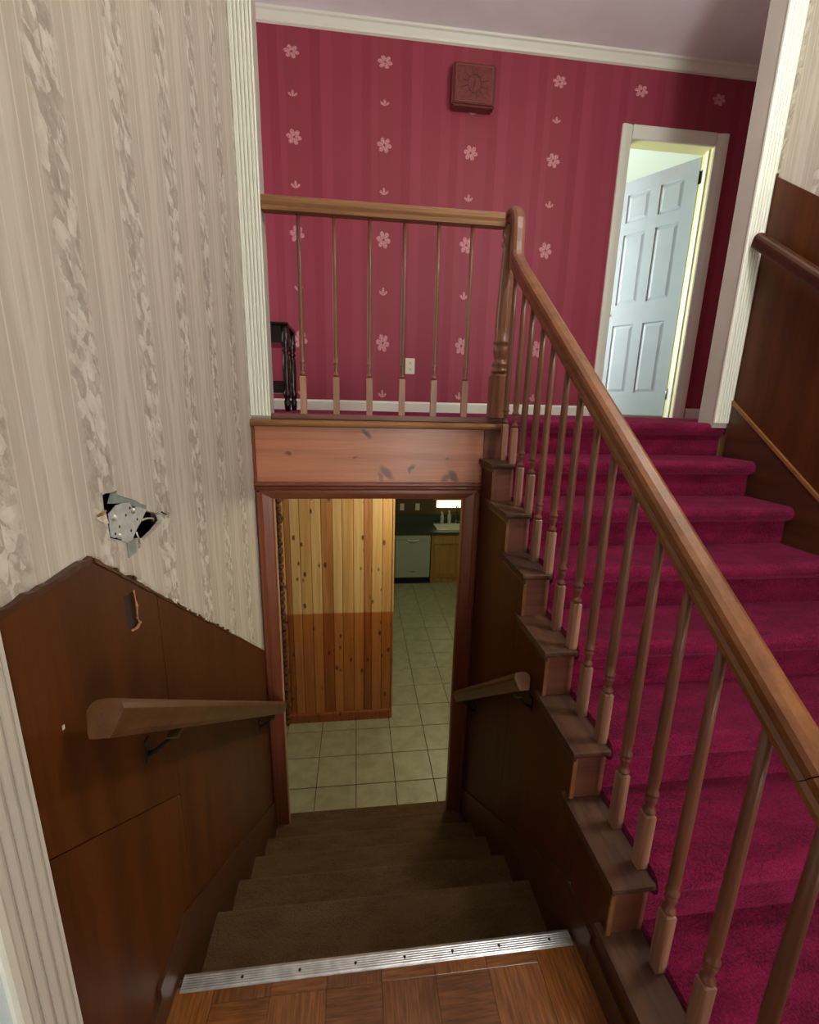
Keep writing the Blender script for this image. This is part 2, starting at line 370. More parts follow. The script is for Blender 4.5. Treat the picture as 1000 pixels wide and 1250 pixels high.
# ------------------------------------------------------------------ mesh helper
class MB:
    def __init__(s): s.v, s.f, s.sm = [], [], []
    def add(s, vs, fs, smooth=False):
        o = len(s.v); s.v += [tuple(v) for v in vs]; s.f += [tuple(i+o for i in f) for f in fs]; s.sm += [smooth]*len(fs); return s
    def box(s, x0, x1, y0, y1, z0, z1):
        vs = [(x, y, z) for x in (x0, x1) for y in (y0, y1) for z in (z0, z1)]
        return s.add(vs, [(0, 1, 3, 2), (4, 6, 7, 5), (0, 4, 5, 1), (2, 3, 7, 6), (0, 2, 6, 4), (1, 5, 7, 3)])
    def prism(s, poly, ax, a, b, smooth=False):
        """poly: list of 2-D points in the two other axes (in xyz order), extruded along ax from a to b"""
        def P(p, t): return {'x': (t, p[0], p[1]), 'y': (p[0], t, p[1]), 'z': (p[0], p[1], t)}[ax]
        n = len(poly); vs = [P(p, a) for p in poly]+[P(p, b) for p in poly]
        fs = [(i, (i+1) % n, n+(i+1) % n, n+i) for i in range(n)]
        s.add(vs, fs, smooth)
        o = len(s.v)-2*n
        s.f += [tuple(o+i for i in range(n)), tuple(o+n+i for i in reversed(range(n)))]; s.sm += [False, False]
        return s
    def lathe(s, cx, cy_, prof, n=12, top=True):
        vs, fs = [], []
        for r, z in prof:
            for k in range(n):
                a = 2*math.pi*k/n; vs.append((cx+r*math.cos(a), cy_+r*math.sin(a), z))
        for i in range(len(prof)-1):
            for k in range(n): fs.append((i*n+k, i*n+(k+1) % n, (i+1)*n+(k+1) % n, (i+1)*n+k))
        s.add(vs, fs, True)
        o = len(s.v)-len(vs)
        s.f += [tuple(o+k for k in range(n)), tuple(o+(len(prof)-1)*n+k for k in range(n))]; s.sm += [False, False]
        return s
    def sweep(s, path, prof, side=None, smooth=False):
        """prof (a, b): a along the side vector, b along the path's up normal"""
        path = [Vector(p) for p in path]; n = len(prof); vs, fs = [], []
        for i, p in enumerate(path):
            t = ((path[i]-path[i-1]).normalized() if i else Vector())+((path[i+1]-path[i]).normalized() if i < len(path)-1 else Vector())
            t.normalize(); sd = Vector(side) if side else t.cross(Vector((0, 0, 1))).normalized()
            nn = sd.cross(t).normalized()
            k = 1.0
            if 0 < i < len(path)-1: k = 1.0/max(0.5, t.dot((path[i+1]-path[i]).normalized()))
            for a, b in prof: vs.append(p+sd*a+nn*b*k)
        for i in range(len(path)-1):
            for k in range(n): fs.append((i*n+k, i*n+(k+1) % n, (i+1)*n+(k+1) % n, (i+1)*n+k))
        s.add(vs, fs, smooth); o = len(s.v)-len(vs)
        s.f += [tuple(o+k for k in range(n)), tuple(o+(len(path)-1)*n+k for k in range(n))]; s.sm += [False, False]
        return s
    def tube(s, path, r, n=8):
        return s.sweep(path, [(r*math.cos(2*math.pi*k/n), r*math.sin(2*math.pi*k/n)) for k in range(n)], None, True)
    def mesh(s, name, mat, org=(0, 0, 0), bevel=0.0, seg=1):
        me = bpy.data.meshes.new(name); ox, oy, oz = org
        me.from_pydata([(x-ox, y-oy, z-oz) for x, y, z in s.v], [], s.f)
        me.polygons.foreach_set('use_smooth', s.sm)
        bm = bmesh.new(); bm.from_mesh(me); bmesh.ops.recalc_face_normals(bm, faces=bm.faces)
        if bevel: bmesh.ops.bevel(bm, geom=[e for e in bm.edges if len(e.link_faces) == 2 and e.calc_face_angle(0) > 0.6], offset=bevel, segments=seg, affect='EDGES', clamp_overlap=True)
        bm.to_mesh(me); bm.free(); me.materials.append(M[mat]); return me
    def build(s, name, mat, parent=None, org=None, bevel=0.0, seg=1):
        po = Vector((0, 0, 0))
        q = parent
        while q is not None: po += Vector(q.location); q = q.parent
        o_ = Vector(org) if org is not None else (po if parent else Vector((0, 0, 0)))
        o = bpy.data.objects.new(name, s.mesh(name, mat, o_, bevel, seg)); COL.objects.link(o)
        o.location = o_-po
        if parent: o.parent = parent
        return o
def tag(o, label, cat=None, group=None, kind=None):
    o['label'] = label
    if cat: o['category'] = cat
    if group: o['group'] = group
    if kind: o['kind'] = kind
    return o
def thing(name, label, cat, loc=(0, 0, 0), group=None, kind=None):
    o = bpy.data.objects.new(name, None); COL.objects.link(o); o.location = loc; o.empty_display_size = 0.1
    return tag(o, label, cat, group, kind)
def struct(name, mb, mat, label, **k):
    o = mb.build(name, mat, None, **k); return tag(o, label, None, None, 'structure')
def B(*a): return MB().box(*a)
def fill_poly(name, outer, holes, ax, a, thick, mat, parent=None):
    """flat polygon with holes (2-D in the other two axes), given thickness along +/- ax"""
    bm = bmesh.new()
    def P(p, t): return {'x': (t, p[0], p[1]), 'y': (p[0], t, p[1]), 'z': (p[0], p[1], t)}[ax]
    po = Vector(parent.location) if parent else Vector((0, 0, 0))
    es = []
    for loop in [outer]+holes:
        vs = [bm.verts.new(Vector(P(p, a))-po) for p in loop]
        es += [bm.edges.new((vs[i], vs[(i+1) % len(vs)])) for i in range(len(vs))]
    bmesh.ops.triangle_fill(bm, use_beauty=True, use_dissolve=False, edges=es)
    g = bmesh.ops.extrude_face_region(bm, geom=bm.faces[:])
    d = {'x': Vector((thick, 0, 0)), 'y': Vector((0, thick, 0)), 'z': Vector((0, 0, thick))}[ax]
    bmesh.ops.translate(bm, vec=d, verts=[v for v in g['geom'] if isinstance(v, bmesh.types.BMVert)])
    bmesh.ops.recalc_face_normals(bm, faces=bm.faces)
    me = bpy.data.meshes.new(name); bm.to_mesh(me); bm.free(); me.materials.append(M[mat])
    o = bpy.data.objects.new(name, me); COL.objects.link(o)
    if parent: o.parent = parent
    return o

# ------------------------------------------------------------------ dimensions (camera at the origin, metres)
XL, XM, XR = -0.505, 0.655, 2.02          # left wall, wall under the flight, right wall
Y1, Y1B = 2.27, 2.385                     # plane of the opening and its back
YB = 3.65                                 # red wall
ZE, ZU, ZD, ZC = -1.55, -0.065, -2.88, 2.44   # entry, hall, lower floor, ceiling
YF = -1.5                                 # front wall behind the camera
TX0, TX1 = 0.63, 0.747                    # wooden tread ends
def tread(k): return 2.283-0.2486*k, -0.087-0.18*k     # wood nosing of step k (0 = hall ledge)
def low(n): return 1.005+0.251*n, ZE-0.19*n

# ------------------------------------------------------------------ shell
# left wall with the torn hole
hole = [(0.9382, -0.1922), (0.9495, -0.1905), (0.9712, -0.1938), (0.9889, -0.1931), (0.9998, -0.1931), (0.9945, -0.2027), (1.023, -0.214), (1.064, -0.2295), (1.0894, -0.2432), (1.1172, -0.2543),
        (1.1094, -0.2647), (1.1645, -0.2843), (1.1857, -0.2935), (1.1933, -0.3113), (1.1431, -0.3235), (1.0794, -0.332), (1.0695, -0.3216), (1.0515, -0.3161), (1.0234, -0.3167), (0.9915, -0.3044), (0.9447, -0.2834),
        (0.9433, -0.2662), (0.9428, -0.2535), (0.9425, -0.2327), (0.9363, -0.221)]
wl = fill_poly('wall_left', [(YF, ZD), (Y1, ZD), (Y1, ZC), (YF, ZC)], [hole], 'x', XL, -0.012, 'cream_wallpaper')
tag(wl, 'cream foliage-striped wallpapered wall on the left with a torn hole', None, None, 'structure')
B(XL-0.115, XL-0.075, 0.85, 1.30, -0.45, -0.10).build('wall_cavity', 'dark_void', wl)
struct('wall_left_core', MB().box(XL-0.115, XL-0.0125, YF, 0.85, ZD, ZC).box(XL-0.115, XL-0.0125, 1.30, Y1, ZD, ZC).box(XL-0.115, XL-0.0125, 0.85, 1.30, ZD, -0.45).box(XL-0.115, XL-0.0125, 0.85, 1.30, -0.10, ZC),
       'offwhite_wall', 'plaster core of the left wall behind the cream wallpaper')
# wall holding the lower doorway and the open balustrade above it
wb = MB()
wb.box(-1.9, -0.438, Y1, 2.315, ZD, -0.09)
wb.box(-0.438, 0.600, Y1, Y1B, -0.455, -0.09)
wb.box(0.600, 0.749, Y1, Y1B, ZD, -0.09)
wb.box(0.749, 2.02, 2.342, Y1B, ZD, -0.09)
wb.box(2.02, 3.2, Y1, Y1B, ZD, -0.09)
struct('wall_back', wb, 'lower_wall', 'wall around the lower doorway at the foot of the stairs')
struct('wall_hall_left', B(-1.9, -0.415, Y1+0.001, Y1B, -0.089, ZC), 'offwhite_wall', 'upper wall end behind the left fluted trim')
struct('wall_hall_right', B(1.93, 3.2, Y1+0.001, Y1B, -0.089, ZC), 'offwhite_wall', 'upper wall end behind the right fluted trim')
# right wall: paper above, brown wainscot below (panels are added later)
struct('wall_right', B(XR, XR+0.115, YF, Y1, ZD, ZC), 'cream_wallpaper', 'cream wallpapered wall on the right above the brown wainscot')
# front wall with the glazed door opening
fwl = MB(); dx0, dx1, dz1 = 0.52, 1.38, 0.52
fwl.box(XL-0.115, dx0, YF-0.12, YF, ZE-0.2, ZC).box(dx1, XR+0.115, YF-0.12, YF, ZE-0.2, ZC).box(dx0, dx1, YF-0.12, YF, dz1, ZC)
struct('wall_front', fwl, 'offwhite_wall', 'front wall of the entry behind the photographer')
fd = thing('door_3', 'white glazed front door behind the photographer', None, (0.95, YF-0.06, ZE), None, 'structure')
MB().box(dx0+0.01, dx0+0.09, YF-0.085, YF-0.04, ZE, dz1-0.01).box(dx1-0.09, dx1-0.01, YF-0.085, YF-0.04, ZE, dz1-0.01).box(dx0+0.09, dx1-0.09, YF-0.085, YF-0.04, ZE, ZE+0.2).box(dx0+0.09, dx1-0.09, YF-0.085, YF-0.04, dz1-0.1, dz1-0.01).build('door_frame', 'white_trim', fd)
B(dx0+0.09, dx1-0.09, YF-0.066, YF-0.06, ZE+0.2, dz1-0.1).build('pane', 'window_glass', fd)
# ceilings
struct('ceiling', B(-1.9, 3.2, YF-0.12, YB+0.1, ZC, ZC+0.08), 'ceiling_paint', 'pale lavender-grey ceiling over the stairs and upper hall')
struct('ceiling_lower', B(-1.9, 3.2, Y1B, 7.5, -0.40, -0.345), 'offwhite_wall', 'ceiling of the lower room')
# red hall wall with the door opening
rd = MB(); ox0, ox1, oz = 2.022, 2.70, 1.94
rd.box(-1.9, ox0-0.02, YB, YB+0.12, ZU-0.3, ZC).box(ox1+0.02, 3.2, YB, YB+0.12, ZU-0.3, ZC).box(ox0-0.02, ox1+0.02, YB, YB+0.12, oz+0.02, ZC)
struct('wall_hall_back', rd, 'red_wallpaper', 'raspberry red striped wallpapered hall wall with small pink flowers')
struct('wall_hall_end', MB().box(-1.98, -1.9, Y1, 2.55, -0.35, ZC).box(-1.98, -1.9, 3.4, YB+0.1, -0.35, ZC).box(-1.98, -1.9, 2.55, 3.4, -0.35, 0.4).box(-1.98, -1.9, 2.55, 3.4, 1.6, ZC),
       'red_wallpaper', 'left end wall of the upper hall with its window')
struct('wall_hall_far', B(3.2, 3.28, Y1, YB+0.1, -0.35, ZC), 'red_wallpaper', 'right end wall of the upper hall')
win = thing('window_1', 'hall window at the left end of the upper hall', None, (-1.94, 2.975, 0.4), None, 'structure')
MB().box(-1.96, -1.92, 2.55, 2.60, 0.4, 1.6).box(-1.96, -1.92, 3.35, 3.4, 0.4, 1.6).box(-1.96, -1.92, 2.6, 3.35, 0.4, 0.45).box(-1.96, -1.92, 2.6, 3.35, 1.55, 1.6).box(-1.955, -1.925, 2.6, 3.35, 0.985, 1.015).build('window_frame', 'white_trim', win)
B(-1.945, -1.94, 2.6, 3.35, 0.45, 1.55).build('pane', 'window_glass', win)
# hall floor
struct('floor_hall', B(-1.9, 3.2, 2.33, YB, -0.34, ZU), 'magenta_carpet', 'magenta carpeted floor of the upper hall')
# bedroom beyond
struct('wall_bedroom', MB().box(0.9, 0.98, YB+0.12, 4.6, ZU, ZC).box(0.9, 0.98, 6.0, 6.6, ZU, ZC).box(0.9, 0.98, 4.6, 6.0, ZU, 0.45).box(0.9, 0.98, 4.6, 6.0, 1.75, ZC).box(0.9, 4.3, 6.6, 6.68, ZU, ZC).box(4.3, 4.38, YB+0.12, 6.68, ZU, ZC),
       'bedroom_wall', 'pale yellow walls of the bedroom behind the open door')
struct('ceiling_bedroom', B(0.9, 4.38, YB+0.12, 6.68, ZC, ZC+0.08), 'bedroom_ceiling', 'white bedroom ceiling glimpsed above the open door')
struct('floor_bedroom', B(0.9, 4.38, YB, 6.68, -0.3, ZU-0.002), 'brown_carpet', 'bedroom floor behind the open door')

# crown moulding and baseboard of the hall
crown = [(YB, ZC), (YB-0.055, ZC), (YB-0.052, ZC-0.012), (YB-0.040, ZC-0.018), (YB-0.022, ZC-0.044), (YB-0.016, ZC-0.058), (YB, ZC-0.064)]
struct('trim_1', MB().prism(crown, 'x', -1.9, 3.2), 'white_trim', 'white crown moulding along the top of the red wall')
bb = MB(); prof = [(YB, ZU), (YB-0.014, ZU), (YB-0.014, ZU+0.065), (YB-0.006, ZU+0.080), (YB, ZU+0.080)]
bb.prism(prof, 'x', -1.9, ox0-0.085)
struct('baseboard_hall', bb, 'white_trim', 'white baseboard along the foot of the red wall')
struct('baseboard_hall_right', MB().prism(prof, 'x', ox1+0.11, 3.2), 'white_trim', 'short white baseboard right of the upstairs door')

# fluted trims
def fluted(x0, x1, y0, depth, n=5):
    """section in x,y facing -y"""
    w_ = x1-x0; pts = [(x0, y0), (x0, y0-depth*0.7), (x0+0.005, y0-depth)]
    gw = (w_-0.016)/n
    for i in range(n):
        a = x0+0.008+gw*i
        pts += [(a+gw*0.06, y0-depth+0.0012), (a+gw*0.5, y0-depth), (a+gw*0.80, y0-depth+0.0015), (a+gw*0.90, y0-depth+0.0085), (a+gw*0.98, y0-depth+0.0085)]
    pts += [(x1-0.005, y0-depth), (x1, y0-depth*0.7), (x1, y0)]
    return pts
struct('trim_2', MB().prism(fluted(-0.505, -0.412, Y1, 0.016), 'z', -0.072, ZC), 'white_trim', 'white fluted vertical trim left of the balustrade')
struct('trim_3', MB().prism(fluted(1.926, 2.018, Y1, 0.016), 'z', -0.063, ZC), 'white_trim', 'white fluted vertical trim at the top of the red stairs')
# fluted casing of the closet door on the left wall (section in x,y facing +x)
cas = [(XL+(0.016 if True else 0), 0)]
def fluted_x(ya, yb, x, depth, n=4):
    p = fluted(ya, yb, 0, depth, n); return [(x-q[1], q[0]) for q in p]
struct('trim_4', MB().prism(fluted_x(0.520, 0.616, XL, 0.022), 'z', ZE, 0.55), 'casing_shaded', 'fluted white casing in the lower left corner beside the brown panels')
d4 = thing('door_2', 'white closet door in the lower left corner of the photo', None, (XL, 0.1, ZE), None, 'structure')
B(XL+0.0005, XL+0.010, -0.25, 0.510, ZE+0.01, 0.50).build('door_leaf', 'door_paint', d4)
B(XL+0.0005, XL+0.016, 0.5105, 0.5195, ZE, 0.55).build('door_stop', 'white_trim', d4)

# ------------------------------------------------------------------ entry floor: parquet blocks over a sub-floor
fl = struct('floor', MB().box(XL, XM+0.1, YF, 0.93, ZE-0.35, ZE-0.008).box(XM, XR, YF, 0.56, ZE-0.12, ZE-0.008), 'sub_floor', 'oak parquet floor of the entry landing')
pm = {}
for k, ax in enumerate(('y', 'x')):
    pm[k] = MB().box(-0.0748, 0.0748, -0.0748, 0.0748, -0.008, 0.0).mesh('parquet_block', 'parquet_along_'+ax, bevel=0.0008)
for i in range(-4, 17):
    for j in range(-16, 1):
        cx_, cy__ = 0.137+0.15*i, 0.813+0.15*j
        if cx_ < XL+0.07 or cx_ > XR-0.07 or (cx_ > 0.5 and cy__ > 0.48): continue
        if cy__ < -0.5 and (i > 4): continue
        o = bpy.data.objects.new('parquet_block', pm[(i+j) % 2]); COL.objects.link(o); o.parent = fl; o.location = (cx_, cy__, ZE)
for i in range(-3, 3):
    B(0.137+0.15*i-0.0748, 0.137+0.15*i+0.0748, 0.8885, 0.928, ZE-0.008, ZE).build('parquet_block', 'parquet_along_'+('y', 'x')[(i+1) % 2], fl, org=(0.137+0.15*i, 0.908, ZE), bevel=0.0008)
B(XL+0.016, -0.3885, 0.0, 0.93, ZE-0.008, ZE).build('border_strip', 'parquet_along_y', fl, org=(-0.44, 0.6, ZE))
B(0.513, XM, 0.565, 0.93, ZE-0.008, ZE).build('border_strip', 'parquet_along_y', fl, org=(XM-0.04, 0.6, ZE))
# metal edge strip
st = thing('stair_edge_strip', 'ribbed aluminium edge strip screwed along the landing at the top of the lower stairs', 'edge strip', (0.065, 0.94, ZE))
pr = [(0.917, ZE+0.0005), (0.918, ZE+0.0025)]
for i in range(6): pr += [(0.921+i*0.0055, ZE+0.0035), (0.9225+i*0.0055, ZE+0.0048), (0.9245+i*0.0055, ZE+0.0048), (0.926+i*0.0055, ZE+0.0035)]
pr += [(0.9575, ZE+0.003), (0.9585, ZE-0.018), (0.9565, ZE-0.018), (0.955, ZE+0.0005)]
MB().prism(pr, 'x', -0.478, 0.632).build('strip_body', 'aluminium', st)
sc = MB().lathe(0, 0, [(0.0042, 0.0), (0.0042, 0.0012), (0.0022, 0.0022)], 8).mesh('screw', 'dark_hole')
for x in (-0.32, -0.165, -0.01, 0.13, 0.27, 0.41, 0.565):
    o = bpy.data.objects.new('screw', sc); COL.objects.link(o); o.parent = st; o.location = (x-0.065, 0.936-0.94, 0.0042)

# ------------------------------------------------------------------ lower stairs
def nose(yf, zt, r, back, zb, inset=0.018, toe=1):
    """section of one carpeted step in y,z: nosing towards +y when toe=1, towards -y when toe=-1"""
    pts = [(back, zt)]
    for k in range(9):
        a = math.pi/2-math.pi*k/8*1.0
        pts.append((yf-toe*r+toe*r*math.cos(a), zt-r+r*math.sin(a)))
    pts += [(yf-toe*(inset+0.004), zt-2*r-0.006), (yf-toe*inset, zb), (back, zb)]
    return pts
ls = thing('lower_staircase', 'brown carpeted stairs going down to the tiled lower room', 'staircase', (0.07, 1.0, ZD))
for n in range(1, 7):
    yf, zt = low(n)
    back = low(n-1)[0]-0.07 if n > 1 else 0.925
    MB().prism(nose(yf, zt, 0.016, back, zt-0.19), 'x', XL+0.016, XM-0.016).build('carpet_step', 'brown_carpet', ls)
MB().prism([(0.924, ZE-0.008), (0.953, ZE-0.008), (0.953, ZE-0.035), (0.94, ZE-0.04), (0.945, ZE-0.19), (0.924, ZE-0.19)], 'x', XL+0.0005, XM-0.0005).build('carpet_riser', 'brown_carpet', ls)
for x0, x1 in ((XL+0.007, XL+0.0155), (XM-0.0155, XM-0.007)):
    o = MB().prism([(0.86, ZE-0.12), (0.96, ZE-0.12), (2.262, low(5)[1]-0.12), (2.262, -2.335), (1.03, -1.428), (0.86, -1.428)], 'x', x0, x1).build('skirt_board', 'skirt_wood', ls)
# ------------------------------------------------------------------ lower doorway
dw = thing('door_1', 'reddish brown cased doorway at the bottom of the lower stairs', None, (0.08, Y1, ZD), None, 'structure')
def casing_prof(a0, a1, y, flip):
    """moulded casing section across a (x or z) facing -y, thick side outside"""
    q = [(0, 0), (0, 0.020), (0.006, 0.024), (0.020, 0.024), (0.026, 0.019), (0.034, 0.020), (0.070, 0.013), (0.082, 0.010), (0.088, 0.006), (0.088, 0)]
    s_ = (a1-a0)/0.088
    return [(a0+(t*s_), y-d) for t, d in q] if not flip else [(a1-(t*s_), y-d) for t, d in q]
zc = -0.432
MB().prism(casing_prof(-0.500, -0.421, Y1, False), 'z', low(6)[1]+0.003, zc-0.0005).build('casing_side', 'casing_wood', dw)
MB().prism(casing_prof(0.562, 0.6485, Y1, True), 'z', low(6)[1]+0.003, zc-0.0005).build('casing_side', 'casing_wood', dw)
q = casing_prof(-0.050, 0.0, 0, True)
MB().prism([(Y1+b, zc-0.0+ (a*1.0)+0.0) for a, b in [(p[0], p[1]) for p in q]], 'x', -0.500, 0.648).build('casing_head', 'casing_wood_x', dw)
# jamb linings
B(-0.438, -0.419, Y1+0.0005, 2.315, ZD, -0.484).build('jamb', 'jamb_plank', dw)
B(0.559, 0.600, Y1+0.0005, 2.315, ZD, -0.484).build('jamb', 'casing_wood', dw)
B(-0.438, 0.600, Y1+0.0005, 2.315, -0.4835, -0.4555).build('head_jamb', 'casing_wood_x', dw)

# fascia and ledge under the balustrade
fa = thing('stair_fascia', 'reddish pine fascia board with knots above the lower doorway', 'fascia', (0.08, Y1, -0.4))
B(-0.490, 0.648, Y1-0.016, Y1-0.0005, -0.394, -0.122).build('board', 'fascia_wood', fa, bevel=0.001)
B(-0.504, -0.4905, Y1-0.022, Y1-0.0005, -0.394, -0.122).build('end_strip', 'casing_wood', fa, bevel=0.002)
MB().prism([(Y1-0.0005, -0.431), (Y1-0.026, -0.431), (Y1-0.030, -0.424), (Y1-0.024, -0.416), (Y1-0.034, -0.408), (Y1-0.034, -0.402), (Y1-0.026, -0.3945), (Y1-0.0005, -0.3945)], 'x', -0.504, 0.652).build('bottom_moulding', 'casing_wood_x', fa)
ln = [(2.40, -0.1215), (Y1-0.030, -0.1215), (Y1-0.038, -0.115), (Y1-0.041, -0.105), (Y1-0.038, -0.094), (Y1-0.030, -0.089), (2.40, -0.089)]
le = MB().prism(ln, 'x', -0.505, 0.747).build('ledge_nosing', 'rail_wood_x', fa)
B(-0.4105, 0.747, Y1+0.012, 2.325, -0.0885, -0.060).build('ledge_plate', 'riser_wood', fa, bevel=0.003)

# ------------------------------------------------------------------ wainscot panels, left wall
wn = thing('wainscot', 'dark brown plywood wainscot along the lower stairs on the left wall', 'wainscot', (XL, 0.65, ZE))
def panel(parent, poly, x, t, holes=[]):
    return fill_poly('panel', poly, holes, 'x', x, t, 'brown_panel', parent)
def capz(y): return -0.301 if y <= 0.862 else -0.301-(y-0.862)*0.7405
def seam(y): return -0.751-(y-0.654)*0.745
def skz(y): return ZE+0.005 if y < 0.862 else (-1.431 if y < 1.03 else -1.431-(y-1.03)*0.7362)
gouge = [(0.950, -0.4175), (0.9620, -0.4205), (0.9900, -0.4205), (0.9911, -0.4859), (0.9987, -0.5012), (0.986, -0.5058), (0.9570, -0.5026), (0.9530, -0.479)]
panel(wn, [(0.617, capz(0.65)), (0.862, capz(0.862)), (1.098, capz(1.098)), (1.098, seam(1.098)+0.0015), (0.617, seam(0.617)+0.0015)], XL+0.0005, 0.006, [gouge])
panel(wn, [(0.617, seam(0.617)-0.0015), (1.098, seam(1.098)-0.0015), (1.098, skz(1.098)), (1.03, -1.431), (0.862, -1.431), (0.8615, ZE+0.005), (0.617, ZE+0.005)], XL+0.0005, 0.006)
panel(wn, [(1.101, capz(1.101)), (Y1-0.001, capz(Y1)), (Y1-0.001, skz(Y1)), (1.101, skz(1.101))], XL+0.0005, 0.006)
MB().box(XL+0.001, XL+0.0025, 0.940, 1.010, -0.520, -0.405).build('gouge_backing', 'gouge_dark', wn)
MB().sweep([(XL+0.007, 0.9935, -0.4203), (XL+0.009, 0.9950, -0.4593), (XL+0.0075, 0.9936, -0.4872), (XL+0.009, 1.0000, -0.5025), (XL+0.0085, 0.986, -0.5078), (XL+0.007, 0.9640, -0.5040)],
           [(-0.0024, -0.002), (0.0024, -0.002), (0.002, 0.002), (-0.002, 0.002)]).build('splintered_edge', 'splinter', wn)
B(XL+0.0065, XL+0.0075, 0.711, 0.716, -0.553, -0.545).build('paint_fleck', 'chip_white', wn)
# torn remains of the cap moulding
def rough_strip(pts, n, w_, t, seed):
    rnd = random.Random(seed); mb = MB(); path = []
    for i in range(len(pts)-1):
        for k in range(n):
            f = k/n; path.append((pts[i][0]*(1-f)+pts[i+1][0]*f, pts[i][1]*(1-f)+pts[i+1][1]*f))
    path.append(pts[-1]); vs, fs = [], []
    for i, (y, z) in enumerate(path):
        a, b = w_*rnd.uniform(0.5, 1.2), w_*rnd.uniform(0.2, 0.7); tt = t*rnd.uniform(0.6, 1.1)
        vs += [(XL+0.0005, y, z+a), (XL+0.0065+tt, y, z+a*0.8), (XL+0.0065+tt, y, z-b), (XL+0.0068, y, z-b)]
    for i in range(len(path)-1):
        for k in range(4): fs.append((i*4+k, i*4+(k+1) % 4, i*4+4+(k+1) % 4, i*4+4+k))
    mb.add(vs, fs); n_ = len(vs); mb.f += [(0, 1, 2, 3), (n_-4, n_-3, n_-2, n_-1)]; mb.sm += [False]*2
    return mb
rough_strip([(0.617, -0.301), (0.858, -0.300)], 14, 0.009, 0.004, 3).build('cap_remnant', 'skirt_wood', wn)
rough_strip([(0.866, -0.304), (1.45, capz(1.45))], 40, 0.007, 0.003, 5).build('cap_remnant', 'skirt_wood', wn)
rough_strip([(1.45, capz(1.45)), (2.255, capz(2.255))], 26, 0.005, 0.002, 9).build('cap_remnant', 'skirt_wood', wn)
rn = random.Random(21)
for k in range(26):
    y = rn.choice((rn.uniform(0.90, 1.25), rn.uniform(1.2, 1.75))); z = capz(y)+rn.uniform(-0.002, 0.010); s = rn.uniform(0.004, 0.014)
    MB().prism([(y, z), (y+s, z-s*0.72), (y+s*1.1, z-s*0.5+0.003), (y+s*0.3, z+0.005)], 'x', XL+0.0005, XL+0.0105).build('torn_chip', 'chip_white' if k % 3 else 'skirt_wood', wn)
# baseboard on the landing, left
struct('baseboard_left', B(XL+0.0068, XL+0.016, 0.617, 0.859, ZE+0.0005, ZE+0.09), 'skirt_wood', 'dark brown baseboard on the landing at the left wall')

# wall under the red flight: panels with a stepped top edge
wu = thing('flight_side_panelling', 'brown plywood panelling below the stepped side of the red stairs', 'panelling', (XM, 1.4, ZE))
def under(y):                       # underside of the wooden treads
    for k in range(0, 8):
        yf, zt = tread(k)
        if y >= yf+0.022: return zt-0.028
    return tread(7)[1]-0.028
def side_panel(ya, yb):
    top = []; ys = sorted([ya, yb]+[tread(k)[0]+0.022 for k in range(1, 8) if ya < tread(k)[0]+0.022 < yb])
    for a, b in zip(ys[:-1], ys[1:]):
        z = under((a+b)/2); top += [(a, z), (b, z)]
    def bot(y): return ZE+0.005 if y < 0.862 else (-1.431 if y < 1.03 else -1.431-(y-1.03)*0.7362)
    bt = sorted({yb, ya} | {v for v in (0.8615, 0.862, 1.03) if ya < v < yb}, reverse=True)
    poly = top+[(y, bot(y)) for y in bt]
    clean = [p for i, p in enumerate(poly) if p != poly[i-1]]
    return fill_poly('panel', clean, [], 'x', XM-0.006, 0.006, 'brown_panel', wu)
side_panel(0.47, 1.003); side_panel(1.006, 1.618); side_panel(1.621, Y1-0.0005)
struct('baseboard_right', B(XM-0.0155, XM-0.0065, 0.45, 0.859, ZE+0.0005, ZE+0.10), 'skirt_wood', 'dark brown baseboard along the landing below the red stairs')

# ------------------------------------------------------------------ red stairs
us = thing('red_staircase', 'magenta carpeted stairs rising to the upper hall with wooden tread ends', 'staircase', (1.3, 1.4, ZE))
for k in range(0, 8):
    yf, zt = tread(k); zc_ = zt+0.022
    if k == 0: back, yfc = 2.335, yf
    else: back, yfc = tread(k-1)[0]+0.06, yf
    bot_ = zt-0.18 if k < 7 else ZE
    MB().prism(nose(yfc-0.006, zc_, 0.034, back, bot_+0.012 if k < 7 else ZE, 0.034, -1), 'x', TX1+0.002, XR-0.016 if k else XR-0.001).build('carpet_step', 'magenta_carpet', us)
for k in range(1, 8):
    yf, zt = tread(k); back = tread(k-1)[0]+0.05; yf2 = yf if k < 7 else 0.44
    pr = [(back, zt), (yf2+0.006, zt), (yf2+0.001, zt-0.004), (yf2, zt-0.012), (yf2+0.003, zt-0.021), (yf2+0.010, zt-0.025), (back, zt-0.025)]
    MB().prism(pr, 'x', TX0, TX1).build('tread_end', 'tread_wood', us)
    # moulding under the overhanging side
    MB().box(TX0+0.008, XM-0.0065, yf2+0.014, back-0.03, zt-0.042, zt-0.0255).build('cove_strip', 'skirt_wood', us)
    zb = tread(k+1)[1] if k < 7 else ZE
    B(XM-0.006+0.0065, TX1, yf2+0.022, yf2+0.040, zb+0.0005, zt-0.0255).build('riser_end', 'riser_wood', us)
    B(XM-0.012, XM+0.0, yf2+0.016, yf2+0.0215, zb+0.001, zt-0.0255).build('riser_edge_strip', 'skirt_cap', us)
yf0 = tread(0)[0]
B(0.652, TX1, Y1-0.010, Y1-0.0005, tread(1)[1]+0.0005, -0.1225).build('riser_end', 'riser_wood', us)
